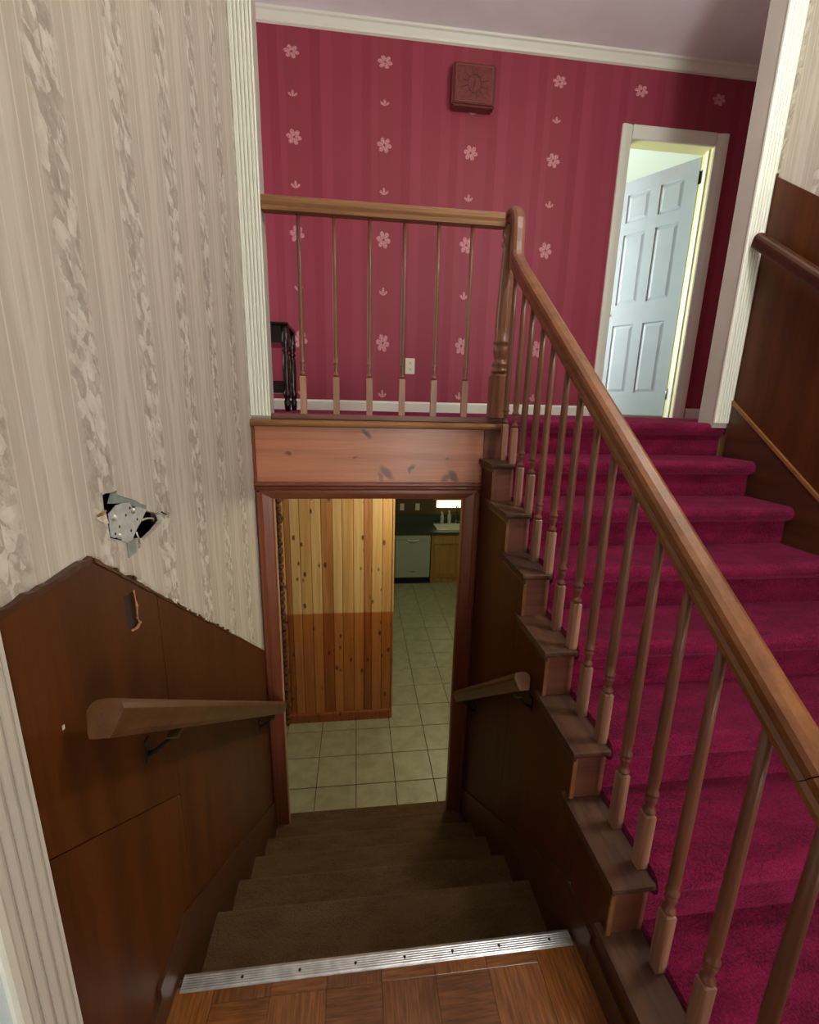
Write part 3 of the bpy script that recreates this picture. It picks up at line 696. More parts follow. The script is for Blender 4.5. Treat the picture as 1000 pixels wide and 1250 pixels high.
# closing body below the wooden ends
# skirt on the right wall
def nl(y): return tread(0)[1]-(tread(0)[0]-y)*0.724
sk = MB().prism([(0.5, nl(0.5)-0.2), (Y1-0.017, nl(Y1)-0.2), (Y1-0.017, nl(Y1)+0.135), (0.5, nl(0.5)+0.135)], 'x', XR-0.0155, XR-0.0005).build('skirt_board', 'skirt_wood', us)
MB().prism([(0.5, nl(0.5)+0.1355), (Y1-0.017, nl(Y1)+0.1355), (Y1-0.017, nl(Y1)+0.153), (0.5, nl(0.5)+0.153)], 'x', XR-0.020, XR-0.0005).build('skirt_cap', 'skirt_cap', us)
# wainscot on the right wall
wr = thing('stair_wainscot', 'brown plywood wainscot on the right wall beside the red stairs', 'wainscot', (XR, 1.4, ZE))
def rz(y): return 1.110-(2.262-y)*0.737
fill_poly('panel', [(1.601, nl(1.601)+0.154), (Y1-0.021, nl(Y1-0.021)+0.154), (Y1-0.021, rz(Y1-0.021)), (1.601, rz(1.601))], [], 'x', XR-0.0065, 0.006, 'brown_panel', wr)
fill_poly('panel', [(0.5, nl(0.5)+0.154), (1.598, nl(1.598)+0.154), (1.598, rz(1.598)), (0.5, rz(0.5))], [], 'x', XR-0.0065, 0.006, 'brown_panel', wr)
B(XR-0.010, XR-0.0005, Y1-0.0205, Y1-0.0165, nl(Y1)+0.154, rz(Y1)).build('edge_bead', 'skirt_wood', wr)

# ------------------------------------------------------------------ balustrade
bl = thing('stair_balustrade', 'turned wooden balustrade climbing beside the red stairs and across the hall ledge', 'balustrade', (0.735, 2.30, -0.06))
def turned(x, y, z0, blockh, ztop, bw=0.0165, r0=0.0135, r1=0.0088):
    """returns (block mesh builder, spindle builder)"""
    zb = z0+blockh
    b = MB(); c = 0.004
    vs = [(x-bw, y-bw), (x+bw, y-bw), (x+bw, y+bw), (x-bw, y+bw)]
    rings = [(z0, 1.0), (zb-c, 1.0), (zb, 0.72)]
    v, f = [], []
    for z, k in rings:
        for a, d in vs: v.append((x+(a-x)*k, y+(d-y)*k, z))
    for i in range(2):
        for k in range(4): f.append((i*4+k, i*4+(k+1) % 4, i*4+4+(k+1) % 4, i*4+4+k))
    f += [(0, 1, 2, 3), (8, 9, 10, 11)]; b.add(v, f)
    L = ztop-zb
    p = [(r0*0.75, zb), (r0*1.12, zb+0.006), (r0*1.12, zb+0.011), (r0*0.70, zb+0.018), (r0*0.72, zb+0.026), (r0*1.0, zb+0.044), (r0*1.02, zb+0.050), (r0*0.8, zb+0.054),
         (r0*1.15, zb+0.060), (r0*1.15, zb+0.066), (r0*0.86, zb+0.072), (r0*1.0, zb+0.10), (r0*0.98, zb+0.10+0.25*(L-0.1)), (r0*0.5+r1*0.5, zb+0.1+0.62*(L-0.1)), (r1, ztop)]
    s = MB().lathe(x, y, p, 12)
    return b, s
def put(x, y, z0, bh, zt, bw, r0, r1):
    b, s = turned(x, y, z0, bh, zt, bw, r0, r1)
    o = s.build('baluster', 'baluster_wood', bl, org=(x, y, z0)); b.build('baluster_block', 'baluster_block', o, org=(x, y, z0))
for x in (-0.254, -0.097, 0.0625, 0.222, 0.380, 0.537):
    put(x*1.014, 2.30, -0.060, 0.178, 0.818, 0.0148, 0.0122, 0.0085)
RX = 0.735
def railbot(y): return 0.606-(2.198-y)*0.718
BY = [2.193, 2.056, 1.940, 1.807, 1.695, 1.557, 1.442, 1.317, 1.206, 1.084, 0.962, 0.847, 0.733, 0.608]
for i, y in enumerate(BY):
    k = i//2+1; z0 = tread(k)[1]
    put(RX, y, z0+0.0005, 0.180 if i % 2 == 0 else 0.168, railbot(y)+0.010, 0.0140, 0.0142, 0.0104)
put(RX, 0.487, tread(7)[1]+0.0005, 0.17, railbot(0.487)+0.010, 0.0140, 0.0142, 0.0104)
# hall newel
NX, NY, z0 = 0.722, 2.30, -0.060
h = 0.043
nb = MB(); vs, fs = [], []
for z, k in ((z0, 1), (z0+0.205, 1), (z0+0.222, 0.62)):
    for a, d in ((-h, -h), (h, -h), (h, h), (-h, h)): vs.append((NX+a*k, NY+d*k, z))
for i in range(2):
    for k in range(4): fs.append((i*4+k, i*4+(k+1) % 4, i*4+4+(k+1) % 4, i*4+4+k))
nb.add(vs, fs+[(0, 1, 2, 3), (8, 9, 10, 11)])
nw = MB().lathe(NX, NY, [(0.030, z0+0.215), (0.042, z0+0.224), (0.042, z0+0.236), (0.034, z0+0.244), (0.044, z0+0.256), (0.044, z0+0.266), (0.030, z0+0.276), (0.030, z0+0.290),
                         (0.040, z0+0.318), (0.041, z0+0.335), (0.032, z0+0.352), (0.041, z0+0.360), (0.041, z0+0.372), (0.034, z0+0.382), (0.037, z0+0.44), (0.036, z0+0.52), (0.026, z0+0.76),
                         (0.024, z0+0.79), (0.031, z0+0.80), (0.031, z0+0.812), (0.022, z0+0.822), (0.030, z0+0.845), (0.030, z0+0.885)], 16).build('newel_post', 'newel_wood', bl, org=(NX, NY, z0))
nb.build('newel_base', 'newel_wood', nw, org=(NX, NY, z0))
# hand rail profile
RP = [(-0.024, 0.0), (0.024, 0.0), (0.025, 0.012), (0.020, 0.021), (0.027, 0.032), (0.0285, 0.046), (0.024, 0.056), (0.012, 0.062), (-0.012, 0.062), (-0.024, 0.056), (-0.0285, 0.046), (-0.027, 0.032), (-0.020, 0.021), (-0.025, 0.012)]
hz = 0.815
MB().sweep([(-0.4105, 2.30, hz), (NX-0.03, 2.30, hz)], [(a, b) for a, b in RP], (0, -1, 0)).build('hall_handrail', 'rail_wood_x', bl, org=(0, 2.30, hz))
# gooseneck: vertical drop from the hall rail into the raking rail
gy = 2.232
goose = [(RX, 2.335, 0.838), (RX, 2.300, 0.840), (RX, 2.280, 0.836), (RX, 2.262, 0.824), (RX, 2.250, 0.805), (RX, 2.245, 0.775), (RX, 2.243, 0.72), (RX, 2.238, 0.675), (RX, 2.222, 0.635), (RX, 2.190, railbot(2.190)+0.004)]
def place(pts): return pts
GP = [(a, -b+0.0) for a, b in RP]
MB().sweep([(p[0], p[1]-0.0, p[2]) for p in goose]+[(RX, 2.10, railbot(2.10))], [(a, b-0.0) for a, b in RP], (-1, 0, 0)).build('gooseneck', 'newel_wood', bl, org=(RX, 2.25, 0.8))
MB().sweep([(RX, 2.0995, railbot(2.0995)), (RX, 1.2, railbot(1.2)), (RX, 0.531, railbot(0.531))], RP, (-1, 0, 0)).build('raking_handrail', 'rail_wood', bl, org=(RX, 1.3, 0))
MB().sweep([(RX, 0.530, railbot(0.530)), (RX, 0.47, railbot(0.47)-0.002), (RX, 0.42, railbot(0.42)+0.006), (RX, 0.37, railbot(0.42)-0.012), (RX, 0.28, railbot(0.42)-0.016)], RP, (-1, 0, 0)).build('rail_easing', 'rail_wood', bl, org=(RX, 0.5, 0))
nx = MB().lathe(RX, 0.33, [(0.04, tread(7)[1]-0.2+0.0), (0.045, -1.3), (0.045, -1.2), (0.032, -1.18), (0.042, -1.15), (0.034, -1.1), (0.03, -0.9), (0.024, -0.7), (0.032, -0.69), (0.03, railbot(0.42)-0.014)], 14)
nx.build('newel_post', 'newel_wood', bl, org=(RX, 0.33, ZE))

# ------------------------------------------------------------------ wall handrails
def bracket(parent, x, y, z, wx):
    """small metal bracket: plate on the wall at wx, arm to the rail underside"""
    s = 1 if x > wx else -1
    b = MB().box(min(wx, wx+s*0.004), max(wx, wx+s*0.004), y-0.012, y+0.012, z-0.075, z-0.02).build('bracket_plate', 'hinge_dark', parent)
    MB().tube([(wx+s*0.004, y, z-0.060), (wx+s*0.02, y, z-0.052), (x-s*0.012, y, z-0.022), (x, y, z-0.004)], 0.0055).build('bracket_arm', 'hinge_dark', b)
    MB().box(x-0.014, x+0.014, y-0.022, y+0.022, z-0.004, z-0.0005).build('bracket_saddle', 'brass', b)
HP = [(-0.016, 0.0), (0.016, 0.0), (0.021, 0.010), (0.024, 0.024), (0.028, 0.036), (0.029, 0.046), (0.025, 0.055), (0.017, 0.061), (0.0, 0.063), (-0.017, 0.061), (-0.025, 0.055), (-0.029, 0.046), (-0.028, 0.036), (-0.024, 0.024), (-0.021, 0.010)]
def wallrail(name, label, x, ya, za, yb, zb, wx, brs, mat, org):
    t = thing(name, label, 'handrail', (x, ya, min(za, zb)))
    MB().sweep([(x, ya, za), (x, (ya+yb)/2, (za+zb)/2), (x, yb, zb)], HP, (-1, 0, 0) if yb < ya else (1, 0, 0)).build('rail', mat, t, org=org)
    for y in brs: bracket(t, x, y, za+(zb-za)*(y-ya)/(yb-ya)-0.006, wx)
wallrail('stair_handrail', 'short brown handrail on the left wall sloping down to the doorway', -0.430, 0.690, -0.557, 2.238, -1.712, XL+0.0065, (0.96, 2.02), 'dark_rail', (-0.43, 1.3, -1.0))
wallrail('stair_handrail', 'short brown handrail under the stepped treads right of the lower doorway', 0.588, 1.335, -0.982, 2.238, -1.700, XM-0.0065, (1.40, 2.10), 'dark_rail', (0.588, 1.8, -1.3))
wallrail('stair_handrail', 'dark brown handrail on the right wall above the red stairs', 1.948, 2.238, 0.790, 0.9, 0.790-(2.238-0.9)*0.737, XR-0.0065, (1.75, 1.2), 'skirt_wood', (1.95, 1.6, 0.3))

# ------------------------------------------------------------------ torn-out chime bracket in the left wall
cb = thing('bracket_plate', 'bent grey metal bracket plate hanging in the torn hole of the wallpaper', 'bracket', (XL, 1.03, -0.27))
def yz(mx, my):                       # photo-like layout inside the hole, in wall metres
    return mx, my
pl = [(0.9462, -0.2326), (0.9757, -0.2219), (1.0037, -0.2229), (1.0324, -0.2282), (1.0459, -0.246), (1.0626, -0.2442), (1.1075, -0.2618), (1.0746, -0.2823), (1.0416, -0.2991), (1.0245, -0.3124), (1.0026, -0.3113), (0.9837, -0.302), (0.9781, -0.2914), (0.9554, -0.2867), (0.9436, -0.2799), (0.9446, -0.254)]
MB().prism(pl, 'x', XL+0.001, XL+0.003).build('plate', 'galvanised', cb)
def disc(name, y, z, r, prof, mat, n=10):
    mb = MB(); v, f = [], []
    for k_, xx in prof:
        for k in range(n): v.append((XL+xx, y+r*k_*math.cos(2*math.pi*k/n), z+r*k_*math.sin(2*math.pi*k/n)))
    for i in range(len(prof)-1):
        for k in range(n): f.append((i*n+k, i*n+(k+1) % n, (i+1)*n+(k+1) % n, (i+1)*n+k))
    f.append(tuple(range((len(prof)-1)*n, len(prof)*n))); mb.add(v, f); mb.build(name, mat, cb)
for y, z in ((0.9598, -0.2434), (1.0398, -0.2484), (0.9704, -0.2869)): disc('rivet', y, z, 0.0065, ((1, 0.003), (1, 0.007), (0.6, 0.010)), 'screw_steel')
for y, z in ((1.0303, -0.24), (1.0101, -0.2512), (1.0567, -0.2729), (0.9786, -0.2687), (1.0242, -0.2905), (0.9593, -0.2789)): disc('screw_hole', y, z, 0.0033, ((1, 0.003), (1, 0.0035)), 'dark_hole', 8)
MB().prism([(0.973, -0.2171), (0.9898, -0.1975), (0.9998, -0.1931), (0.9945, -0.2027), (1.023, -0.214), (1.064, -0.2295), (1.0894, -0.2432), (1.1172, -0.2543), (1.1075, -0.2618), (1.0626, -0.2442), (1.0323, -0.2286), (1.0036, -0.2233)], 'x', XL-0.012, XL-0.002).build('back_flange', 'grey_tab', cb)
MB().prism([(1.0018, -0.3125), (1.0405, -0.3175), (1.0393, -0.3454), (1.0024, -0.3466)], 'x', XL+0.0004, XL+0.002).build('hanging_tab', 'grey_tab', cb)
MB().tube([(XL+0.003, 1.0740, -0.2800), (XL+0.004, 1.0998, -0.2817), (XL+0.004, 1.1322, -0.2901), (XL-0.002, 1.1460, -0.2990)], 0.0024, 6).build('wire', 'wire_copper', cb)
def ring(y, z, r, name):
    pts = [(XL+0.003, y+r*math.cos(t), z+r*math.sin(t)) for t in [2*math.pi*k/12 for k in range(12)]]
    MB().tube(pts+[pts[0]], 0.0013, 5).build(name, 'screw_steel', cb)
ring(1.1735, -0.2800, 0.008, 'wire_loop'); ring(1.2248, -0.3035, 0.008, 'wire_loop'); ring(1.0524, -0.333, 0.006, 'wire_loop')
MB().tube([(XL+0.003, 1.182, -0.2850), (XL+0.006, 1.197, -0.2950), (XL+0.003, 1.216, -0.3010)], 0.0022, 5).build('wire', 'hinge_dark', cb)
MB().tube([(XL+0.003, 1.045, -0.300), (XL+0.005, 1.050, -0.315), (XL+0.003, 1.052, -0.328)], 0.0022, 5).build('wire', 'screw_steel', cb)
MB().prism([(0.9055, -0.2255), (0.9224, -0.2240), (0.9400, -0.2230), (0.9341, -0.2300), (0.9116, -0.2295)], 'x', XL+0.0005, XL+0.003).build('splinter', 'splinter', cb)
MB().prism([(0.9013, -0.2304), (0.9305, -0.2318), (0.939, -0.2339), (0.9438, -0.2516), (0.9347, -0.2512), (0.916, -0.2401)], 'x', XL+0.0003, XL+0.0018).build('torn_flap', 'chip_white', cb)

# ------------------------------------------------------------------ things on the red wall
ck = thing('square_clock', 'square reddish brown wall clock with sunray grooves on the red wall', 'clock', (0.80, YB, 1.98))
cx0, cx1, cz0, cz1 = 0.655, 0.955, 1.995, 2.245
MB().prism([(cx0, cz0-0.0), (cx1, cz0), (cx1, cz1), (cx0, cz1)], 'y', YB-0.085, YB-0.001).build('case', 'clock_body', ck, bevel=0.012, seg=2)
B(cx0+0.028, cx1-0.028, YB-0.0895, YB-0.084, cz0+0.024, cz1-0.024).build('face', 'clock_face', ck, bevel=0.001)
for a, b, c, d in ((cx0+0.022, cx1-0.022, cz1-0.024, cz1-0.020), (cx0+0.022, cx1-0.022, cz0+0.020, cz0+0.024), (cx0+0.022, cx0+0.027, cz0+0.024, cz1-0.024), (cx1-0.027, cx1-0.022, cz0+0.024, cz1-0.024)):
    B(a, b, YB-0.0905, YB-0.084, c, d).build('face_border', 'clock_line', ck)
mx_, mz_ = (cx0+cx1)/2, (cz0+cz1)/2
for k in range(12):
    a = math.radians(15+k*30); ca, sa = math.cos(a), math.sin(a)
    L0, L1 = 0.050, (0.088 if k % 3 else 0.105)
    w0 = 0.0028
    mb = MB().prism([(mx_+ca*L0-sa*w0, mz_+sa*L0+ca*w0), (mx_+ca*L1-sa*w0*0.4, mz_+sa*L1+ca*w0*0.4), (mx_+ca*L1+sa*w0*0.4, mz_+sa*L1-ca*w0*0.4), (mx_+ca*L0+sa*w0, mz_+sa*L0-ca*w0)], 'y', YB-0.0905, YB-0.0892)
    mb.build('ray', 'clock_ray', ck)
n = 24
def annulus(r0, r1, y0, y1):
    v = [(mx_+r*math.cos(2*math.pi*k/n), y, mz_+r*math.sin(2*math.pi*k/n)*1.15) for y in (y0, y1) for r in (r0, r1) for k in range(n)]
    f = []
    for k in range(n):
        j = (k+1) % n; f += [(k, j, n+j, n+k), (2*n+k, 3*n+k, 3*n+j, 2*n+j), (k, 2*n+k, 2*n+j, j), (n+k, n+j, 3*n+j, 3*n+k)]
    return MB().add(v, f)
annulus(0.044, 0.048, YB-0.0912, YB-0.089).build('dial_ring', 'clock_ray', ck)
MB().prism([(mx_-0.003, mz_+0.01), (mx_+0.003, mz_+0.01), (mx_-0.008, mz_-0.036), (mx_-0.013, mz_-0.034)], 'y', YB-0.092, YB-0.0895).build('clock_hand', 'clock_ray', ck)
MB().prism([(mx_-0.004, mz_-0.004), (mx_+0.004, mz_-0.004), (mx_+0.006, mz_+0.024), (mx_+0.001, mz_+0.026)], 'y', YB-0.093, YB-0.0922).build('clock_hand', 'clock_ray', ck)
ot = thing('power_outlet', 'ivory duplex outlet plate low on the red wall', 'outlet', (0.417, YB, 0.225))
B(0.380, 0.454, YB-0.006, YB-0.0005, 0.226, 0.344).build('plate', 'outlet_plastic', ot, bevel=0.002)
for z in (0.262, 0.308):
    s = MB().prism([(0.417+0.017*math.cos(t), z+0.014*math.sin(t)) for t in [2*math.pi*k/12 for k in range(12)]], 'y', YB-0.008, YB-0.006).build('socket', 'outlet_plastic', ot)
    for x in (0.409, 0.425): B(x-0.0018, x+0.0018, YB-0.0087, YB-0.008, z-0.003, z+0.007).build('slot', 'slot_dark', s)
    B(0.4145, 0.4195, YB-0.0087, YB-0.008, z-0.011, z-0.006).build('slot', 'slot_dark', s)

# dark side table, mostly behind the fluted trim
tb = thing('side_table', 'small dark wooden side table with turned legs behind the left fluted trim', 'table', (-0.65, 3.05, ZU))
tx0, tx1, ty0, ty1, tz = -0.95, -0.405, 2.92, 3.24, 0.455
MB().box(tx0, tx1, ty0-0.012, ty1+0.012, tz-0.018, tz).build('top', 'dark_table_wood', tb, bevel=0.004)
MB().box(tx0+0.03, tx1-0.022, ty0+0.008, ty1-0.008, tz-0.115, tz-0.0185).build('apron', 'dark_table_wood', tb)
B(tx0+0.03, tx1-0.025, ty0+0.01, ty1-0.01, 0.045, 0.118).build('shelf', 'dark_table_wood', tb, bevel=0.003)
LG = 1.3
lp = [(0.010, ZU), (0.014, ZU+0.02), (0.017, ZU+0.06), (0.012, ZU+0.075), (0.019, ZU+0.09), (0.019, ZU+0.11), (0.013, ZU+0.125), (0.015, ZU+0.14), (0.018, ZU+0.25), (0.016, ZU+0.33), (0.012, ZU+0.35), (0.019, ZU+0.36), (0.012, ZU+0.375), (0.018, ZU+0.39), (0.018, tz-0.0185)]
for x in (tx0+0.022, tx1-0.022):
    for y in (ty0+0.014, ty1-0.014): MB().lathe(x, y, [(r*LG, z) for r, z in lp], 12).build('leg', 'dark_table_wood', tb)

# ------------------------------------------------------------------ upstairs door
dd = thing('door_4', 'pale blue-white six-panel door standing ajar in the red wall', None, (2.36, YB, ZU), None, 'structure')
def cprof(a0, a1, flip):
    q = [(0, 0), (0, 0.016), (0.006, 0.019), (0.030, 0.018), (0.055, 0.012), (0.066, 0.009), (0.070, 0.0)]
    k = (a1-a0)/0.070
    return [((a0+t*k) if not flip else (a1-t*k), d) for t, d in q]
MB().prism([(a, YB-d) for a, d in cprof(ox0-0.078, ox0+0.004, False)], 'z', ZU, oz+0.085).build('casing', 'white_trim', dd)
MB().prism([(a, YB-d) for a, d in cprof(ox1-0.004, ox1+0.098, True)], 'z', ZU, oz+0.085).build('casing', 'white_trim', dd)
MB().prism([(YB-d, a) for a, d in cprof(oz-0.002, oz+0.085, True)], 'x', ox0+0.0045, ox1-0.0045).build('casing_head', 'white_trim', dd)
B(ox0-0.0195, ox0, YB+0.0005, YB+0.12, ZU, oz).build('jamb', 'white_trim', dd)
B(ox1, ox1+0.0195, YB+0.0005, YB+0.12, ZU, oz).build('jamb', 'jamb_cream', dd)
B(ox0-0.0195, ox1+0.0195, YB+0.0005, YB+0.12, oz+0.0005, oz+0.0195).build('jamb_head', 'jamb_cream', dd)
for a, b in ((ox0, ox0+0.010), (ox1-0.010, ox1)): B(a+0.0003, b-0.0003, YB+0.04, YB+0.075, ZU, oz).build('door_stop', 'white_trim', dd)
# the leaf, modelled in its own frame: u along the leaf from the hinge, then rotated about the hinge
LW, LH, LT = 0.655, 1.985, 0.035
leaf = bpy.data.objects.new('door_leaf', None)
mb = MB()
# stiles and rails in front of a recessed core
cols_u = [(0.0, 0.10), (0.285, 0.365), (0.555, LW)]
rows_z = [(0.0, 0.20), (0.80, 0.98), (1.56, 1.655), (1.875, LH)]
def leafbox(u0, u1, t0, t1, z0_, z1_): mb.box(-u1, -u0, t0, t1, z0_, z1_)
leafbox(0.0, LW, 0.009, LT-0.009, 0, LH)
for u0, u1 in cols_u: leafbox(u0, u1, 0.0, 0.0089, 0, LH); leafbox(u0, u1, LT-0.0089, LT, 0, LH)
for z0_, z1_ in rows_z:
    for u0, u1 in ((0.1002, 0.2848), (0.3652, 0.5548)): leafbox(u0, u1, 0.0, 0.0089, z0_, z1_); leafbox(u0, u1, LT-0.0089, LT, z0_, z1_)
leaf = mb.build('door_leaf', 'door_paint', dd, org=(0, 0, 0))
leaf.data.materials.clear(); leaf.data.materials.append(M['door_paint'])
def in_leaf(m, name, mat):
    o = bpy.data.objects.new(name, m.mesh(name, mat)); COL.objects.link(o); o.parent = leaf; return o
for u0, u1 in ((0.10, 0.285), (0.365, 0.555)):
    for z0_, z1_ in ((0.20, 0.80), (0.98, 1.56), (1.655, 1.875)):
        a, b, c, d = -u1+0.004, -u0-0.004, z0_+0.004, z1_-0.004
        v = [(a, 0.009, c), (b, 0.009, c), (b, 0.009, d), (a, 0.009, d), (a+0.028, 0.002, c+0.028), (b-0.028, 0.002, c+0.028), (b-0.028, 0.002, d-0.028), (a+0.028, 0.002, d-0.028)]
        in_leaf(MB().add(v, [(0, 1, 5, 4), (1, 2, 6, 5), (2, 3, 7, 6), (3, 0, 4, 7), (4, 5, 6, 7), (0, 3, 2, 1)]), 'raised_panel', 'door_paint')
kb = MB(); n = 12
v, f = [], []
for rr, yy in ((0.012, 0.0), (0.012, -0.006), (0.008, -0.008)):
    for k in range(n): v.append((-0.60+rr*math.cos(2*math.pi*k/n), yy, 0.90+rr*math.sin(2*math.pi*k/n)))
for i in range(2):
    for k in range(n): f.append((i*n+k, i*n+(k+1) % n, (i+1)*n+(k+1) % n, (i+1)*n+k))
f.append(tuple(range(2*n, 3*n))); kb.add(v, f); in_leaf(kb, 'latch_bore', 'dark_hole')
leaf.location = (ox1-0.004-2.36, YB+0.118-YB, 0.012); leaf.rotation_euler = (0, 0, -math.radians(56))
for z, mt in ((1.74, 'hinge_dark'), (0.09, 'hinge_steel')):
    hg = B(ox1-0.0022, ox1-0.0003, YB+0.078, YB+0.117, z, z+0.09).build('hinge', mt, dd)
    MB().lathe(ox1-0.006, YB+0.112, [(0.0055, z), (0.0055, z+0.09)], 8).build('hinge_pin', mt, hg)

# ------------------------------------------------------------------ lower room
lf = struct('floor_lower', B(-1.9, 3.2, 2.40, 7.5, ZD-0.08, ZD-0.006), 'grout', 'pale ceramic tile floor of the lower room')
tm = MB().box(-0.1495, 0.1495, -0.1485, 0.1485, -0.006, 0.0).mesh('tile', 'tile_ceramic', bevel=0.0015)
for i in range(-4, 8):
    for j in range(-2, 13):
        x, y = -0.169+0.304*i, 3.3415+0.303*j
        if y > 6.9: continue
        o = bpy.data.objects.new('tile', tm); COL.objects.link(o); o.parent = lf; o.location = (x, y, ZD)
for nm, m_, lb, bx_ in (('wall_lower_left', 'lower_wall', 'left wall of the lower room', (-1.98, -1.9, Y1, 7.5, ZD, -0.345)), ('wall_lower_right', 'lower_wall', 'right wall of the lower room', (3.2, 3.28, Y1, 7.5, ZD, -0.345)),
                        ('wall_kitchen', 'kitchen_wall', 'brown panelled kitchen wall behind the counter', (-1.98, 3.28, 7.44, 7.52, ZD, -0.345))):
    struct(nm, B(*bx_), m_, lb)
# knotty pine partition
PY = 3.63
pw = thing('pine_partition', 'knotty pine board partition seen through the lower doorway', 'partition', (-0.2, PY+0.05, ZD))
B(-1.9, 0.300, PY+0.0185, PY+0.11, ZD, -0.40).build('core', 'sub_floor', pw)
edges = [-0.92, -0.81, -0.71, -0.602, -0.557, -0.478, -0.387, -0.301, -0.208, -0.128, -0.034, 0.054, 0.122, 0.211, 0.300]
kinds = ['mid', 'dark', 'mid', 'dark', 'pale', 'mid', 'pale', 'dark', 'pale', 'mid', 'pale', 'dark', 'pale', 'mid']
for i in range(len(edges)-1):
    a, b = edges[i]+0.0006, edges[i+1]-0.0006
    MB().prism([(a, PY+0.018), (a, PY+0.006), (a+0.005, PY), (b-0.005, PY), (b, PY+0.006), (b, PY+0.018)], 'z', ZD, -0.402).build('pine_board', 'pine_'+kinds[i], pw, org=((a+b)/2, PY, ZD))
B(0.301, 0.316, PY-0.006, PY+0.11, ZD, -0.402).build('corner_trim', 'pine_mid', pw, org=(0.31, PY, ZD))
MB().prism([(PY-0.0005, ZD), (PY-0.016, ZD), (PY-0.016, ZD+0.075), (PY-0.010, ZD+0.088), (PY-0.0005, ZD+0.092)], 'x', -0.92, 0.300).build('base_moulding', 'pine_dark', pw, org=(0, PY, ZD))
# rough dark stone edge left of the partition
rs = random.Random(4)
se = thing('stone_edge', 'rough dark stone strip beside the pine boards in the lower doorway', 'stonework', (-0.62, PY-0.03, ZD))
z = ZD
while z < -0.44:
    hgt = rs.uniform(0.05, 0.10); r = rs.uniform(0.020, 0.030); x0 = -0.632
    mb = MB()
    pts = [(r*0.6, z+0.003), (r, z+hgt*0.3), (r*1.02, z+hgt*0.65), (r*0.55, z+hgt-0.003)]
    mb.lathe(x0+rs.uniform(-0.006, 0.006), PY-0.034, pts, 8).build('stone', 'stone_dark', se)
    z += hgt
# kitchen run
KY = 6.83
dwm = thing('dishwasher', 'white dishwasher under the dark counter at the end of the tiled floor', 'dishwasher', (0.895, KY, ZD))
B(0.605, 1.185, KY+0.02, 7.40, ZD+0.10, -2.046).build('body', 'dishwasher_white', dwm)
B(0.610, 1.180, KY-0.012, KY+0.0195, ZD+0.105, -2.135).build('door_panel', 'dishwasher_white', dwm, bevel=0.006)
B(0.610, 1.180, KY-0.010, KY+0.0195, -2.131, -2.052).build('control_panel', 'dishwasher_white', dwm, bevel=0.004)
MB().sweep([(0.80, KY-0.012, -2.125), (0.82, KY-0.034, -2.132), (0.895, KY-0.040, -2.136), (0.97, KY-0.034, -2.132), (0.99, KY-0.012, -2.125)], [(-0.008, -0.010), (0.008, -0.010), (0.008, 0.010), (-0.008, 0.010)]).build('handle', 'soap_pump', dwm)
B(0.86, 0.93, KY-0.0135, KY-0.0122, ZD+0.20, ZD+0.215).build('badge', 'dishwasher_badge', dwm)
B(0.615, 1.175, KY+0.05, KY+0.30, ZD, ZD+0.0995).build('toe_kick', 'black_plastic', dwm)
cab = thing('base_cabinet', 'oak base cabinet under the sink beside the white dishwasher', 'cabinet', (1.60, KY, ZD))
MB().box(1.20, 2.10, KY+0.012, 7.40, ZD+0.02, -2.175).box(1.20, 2.10, KY+0.012, 6.93, -2.175, -2.046).build('body', 'oak_cabinet', cab)
B(1.20, 2.10, KY-0.004, KY+0.20, ZD, ZD+0.0195).build('plinth', 'oak_cabinet', cab)
for a, b in ((1.235, 1.65), (1.665, 2.08)):
    B(a, b, KY-0.008, KY+0.0115, -2.21, -2.075).build('drawer_front', 'oak_cabinet', cab, bevel=0.004)
    d_ = MB().box(a, a+0.06, KY-0.008, KY+0.0115, ZD+0.09, -2.235).box(b-0.06, b, KY-0.008, KY+0.0115, ZD+0.09, -2.235).box(a+0.06, b-0.06, KY-0.008, KY+0.0115, ZD+0.09, ZD+0.15).box(a+0.06, b-0.06, KY-0.008, KY+0.0115, -2.295, -2.235).build('cabinet_door', 'oak_cabinet', cab)
    B(a+0.0605, b-0.0605, KY+0.001, KY+0.0114, ZD+0.1505, -2.2955).build('door_panel', 'oak_cabinet', d_)
B(-0.2, 0.60, KY+0.012, 7.40, ZD+0.02, -2.046).build('base_unit', 'oak_cabinet', tag(thing('base_cabinet', 'oak base cabinet left of the dishwasher behind the pine partition', 'cabinet', (0.2, KY, ZD)), 'oak base cabinet left of the dishwasher behind the pine partition', 'cabinet'))
ct = thing('countertop', 'dark speckled kitchen countertop above the dishwasher and cabinet', 'countertop', (0.95, KY, -2.045))
sx0, sx1, sy0, sy1 = 1.33, 1.98, 6.95, 7.28
MB().box(-0.2, sx0, KY-0.03, 7.43, -2.045, -2.005).box(sx1, 2.12, KY-0.03, 7.43, -2.045, -2.005).box(sx0, sx1, KY-0.03, sy0, -2.045, -2.005).box(sx0, sx1, sy1, 7.43, -2.045, -2.005).build('slab', 'counter_dark', ct)
B(-0.2, 2.12, 7.41, 7.4395, -2.0045, -1.86).build('backsplash', 'counter_dark', ct)
sk_ = thing('kitchen_sink', 'white drop-in kitchen sink set in the dark counter', 'sink', (1.65, 7.1, -2.0))
e = 0.03
MB().box(sx0-e, sx1+e, sy0-e, sy0+0.012, -2.0045, -1.994).box(sx0-e, sx1+e, sy1-0.012, sy1+e, -2.0045, -1.994).box(sx0-e, sx0+0.012, sy0+0.012, sy1-0.012, -2.0045, -1.994).box(sx1-0.012, sx1+e, sy0+0.012, sy1-0.012, -2.0045, -1.994).build('rim', 'sink_white', sk_)
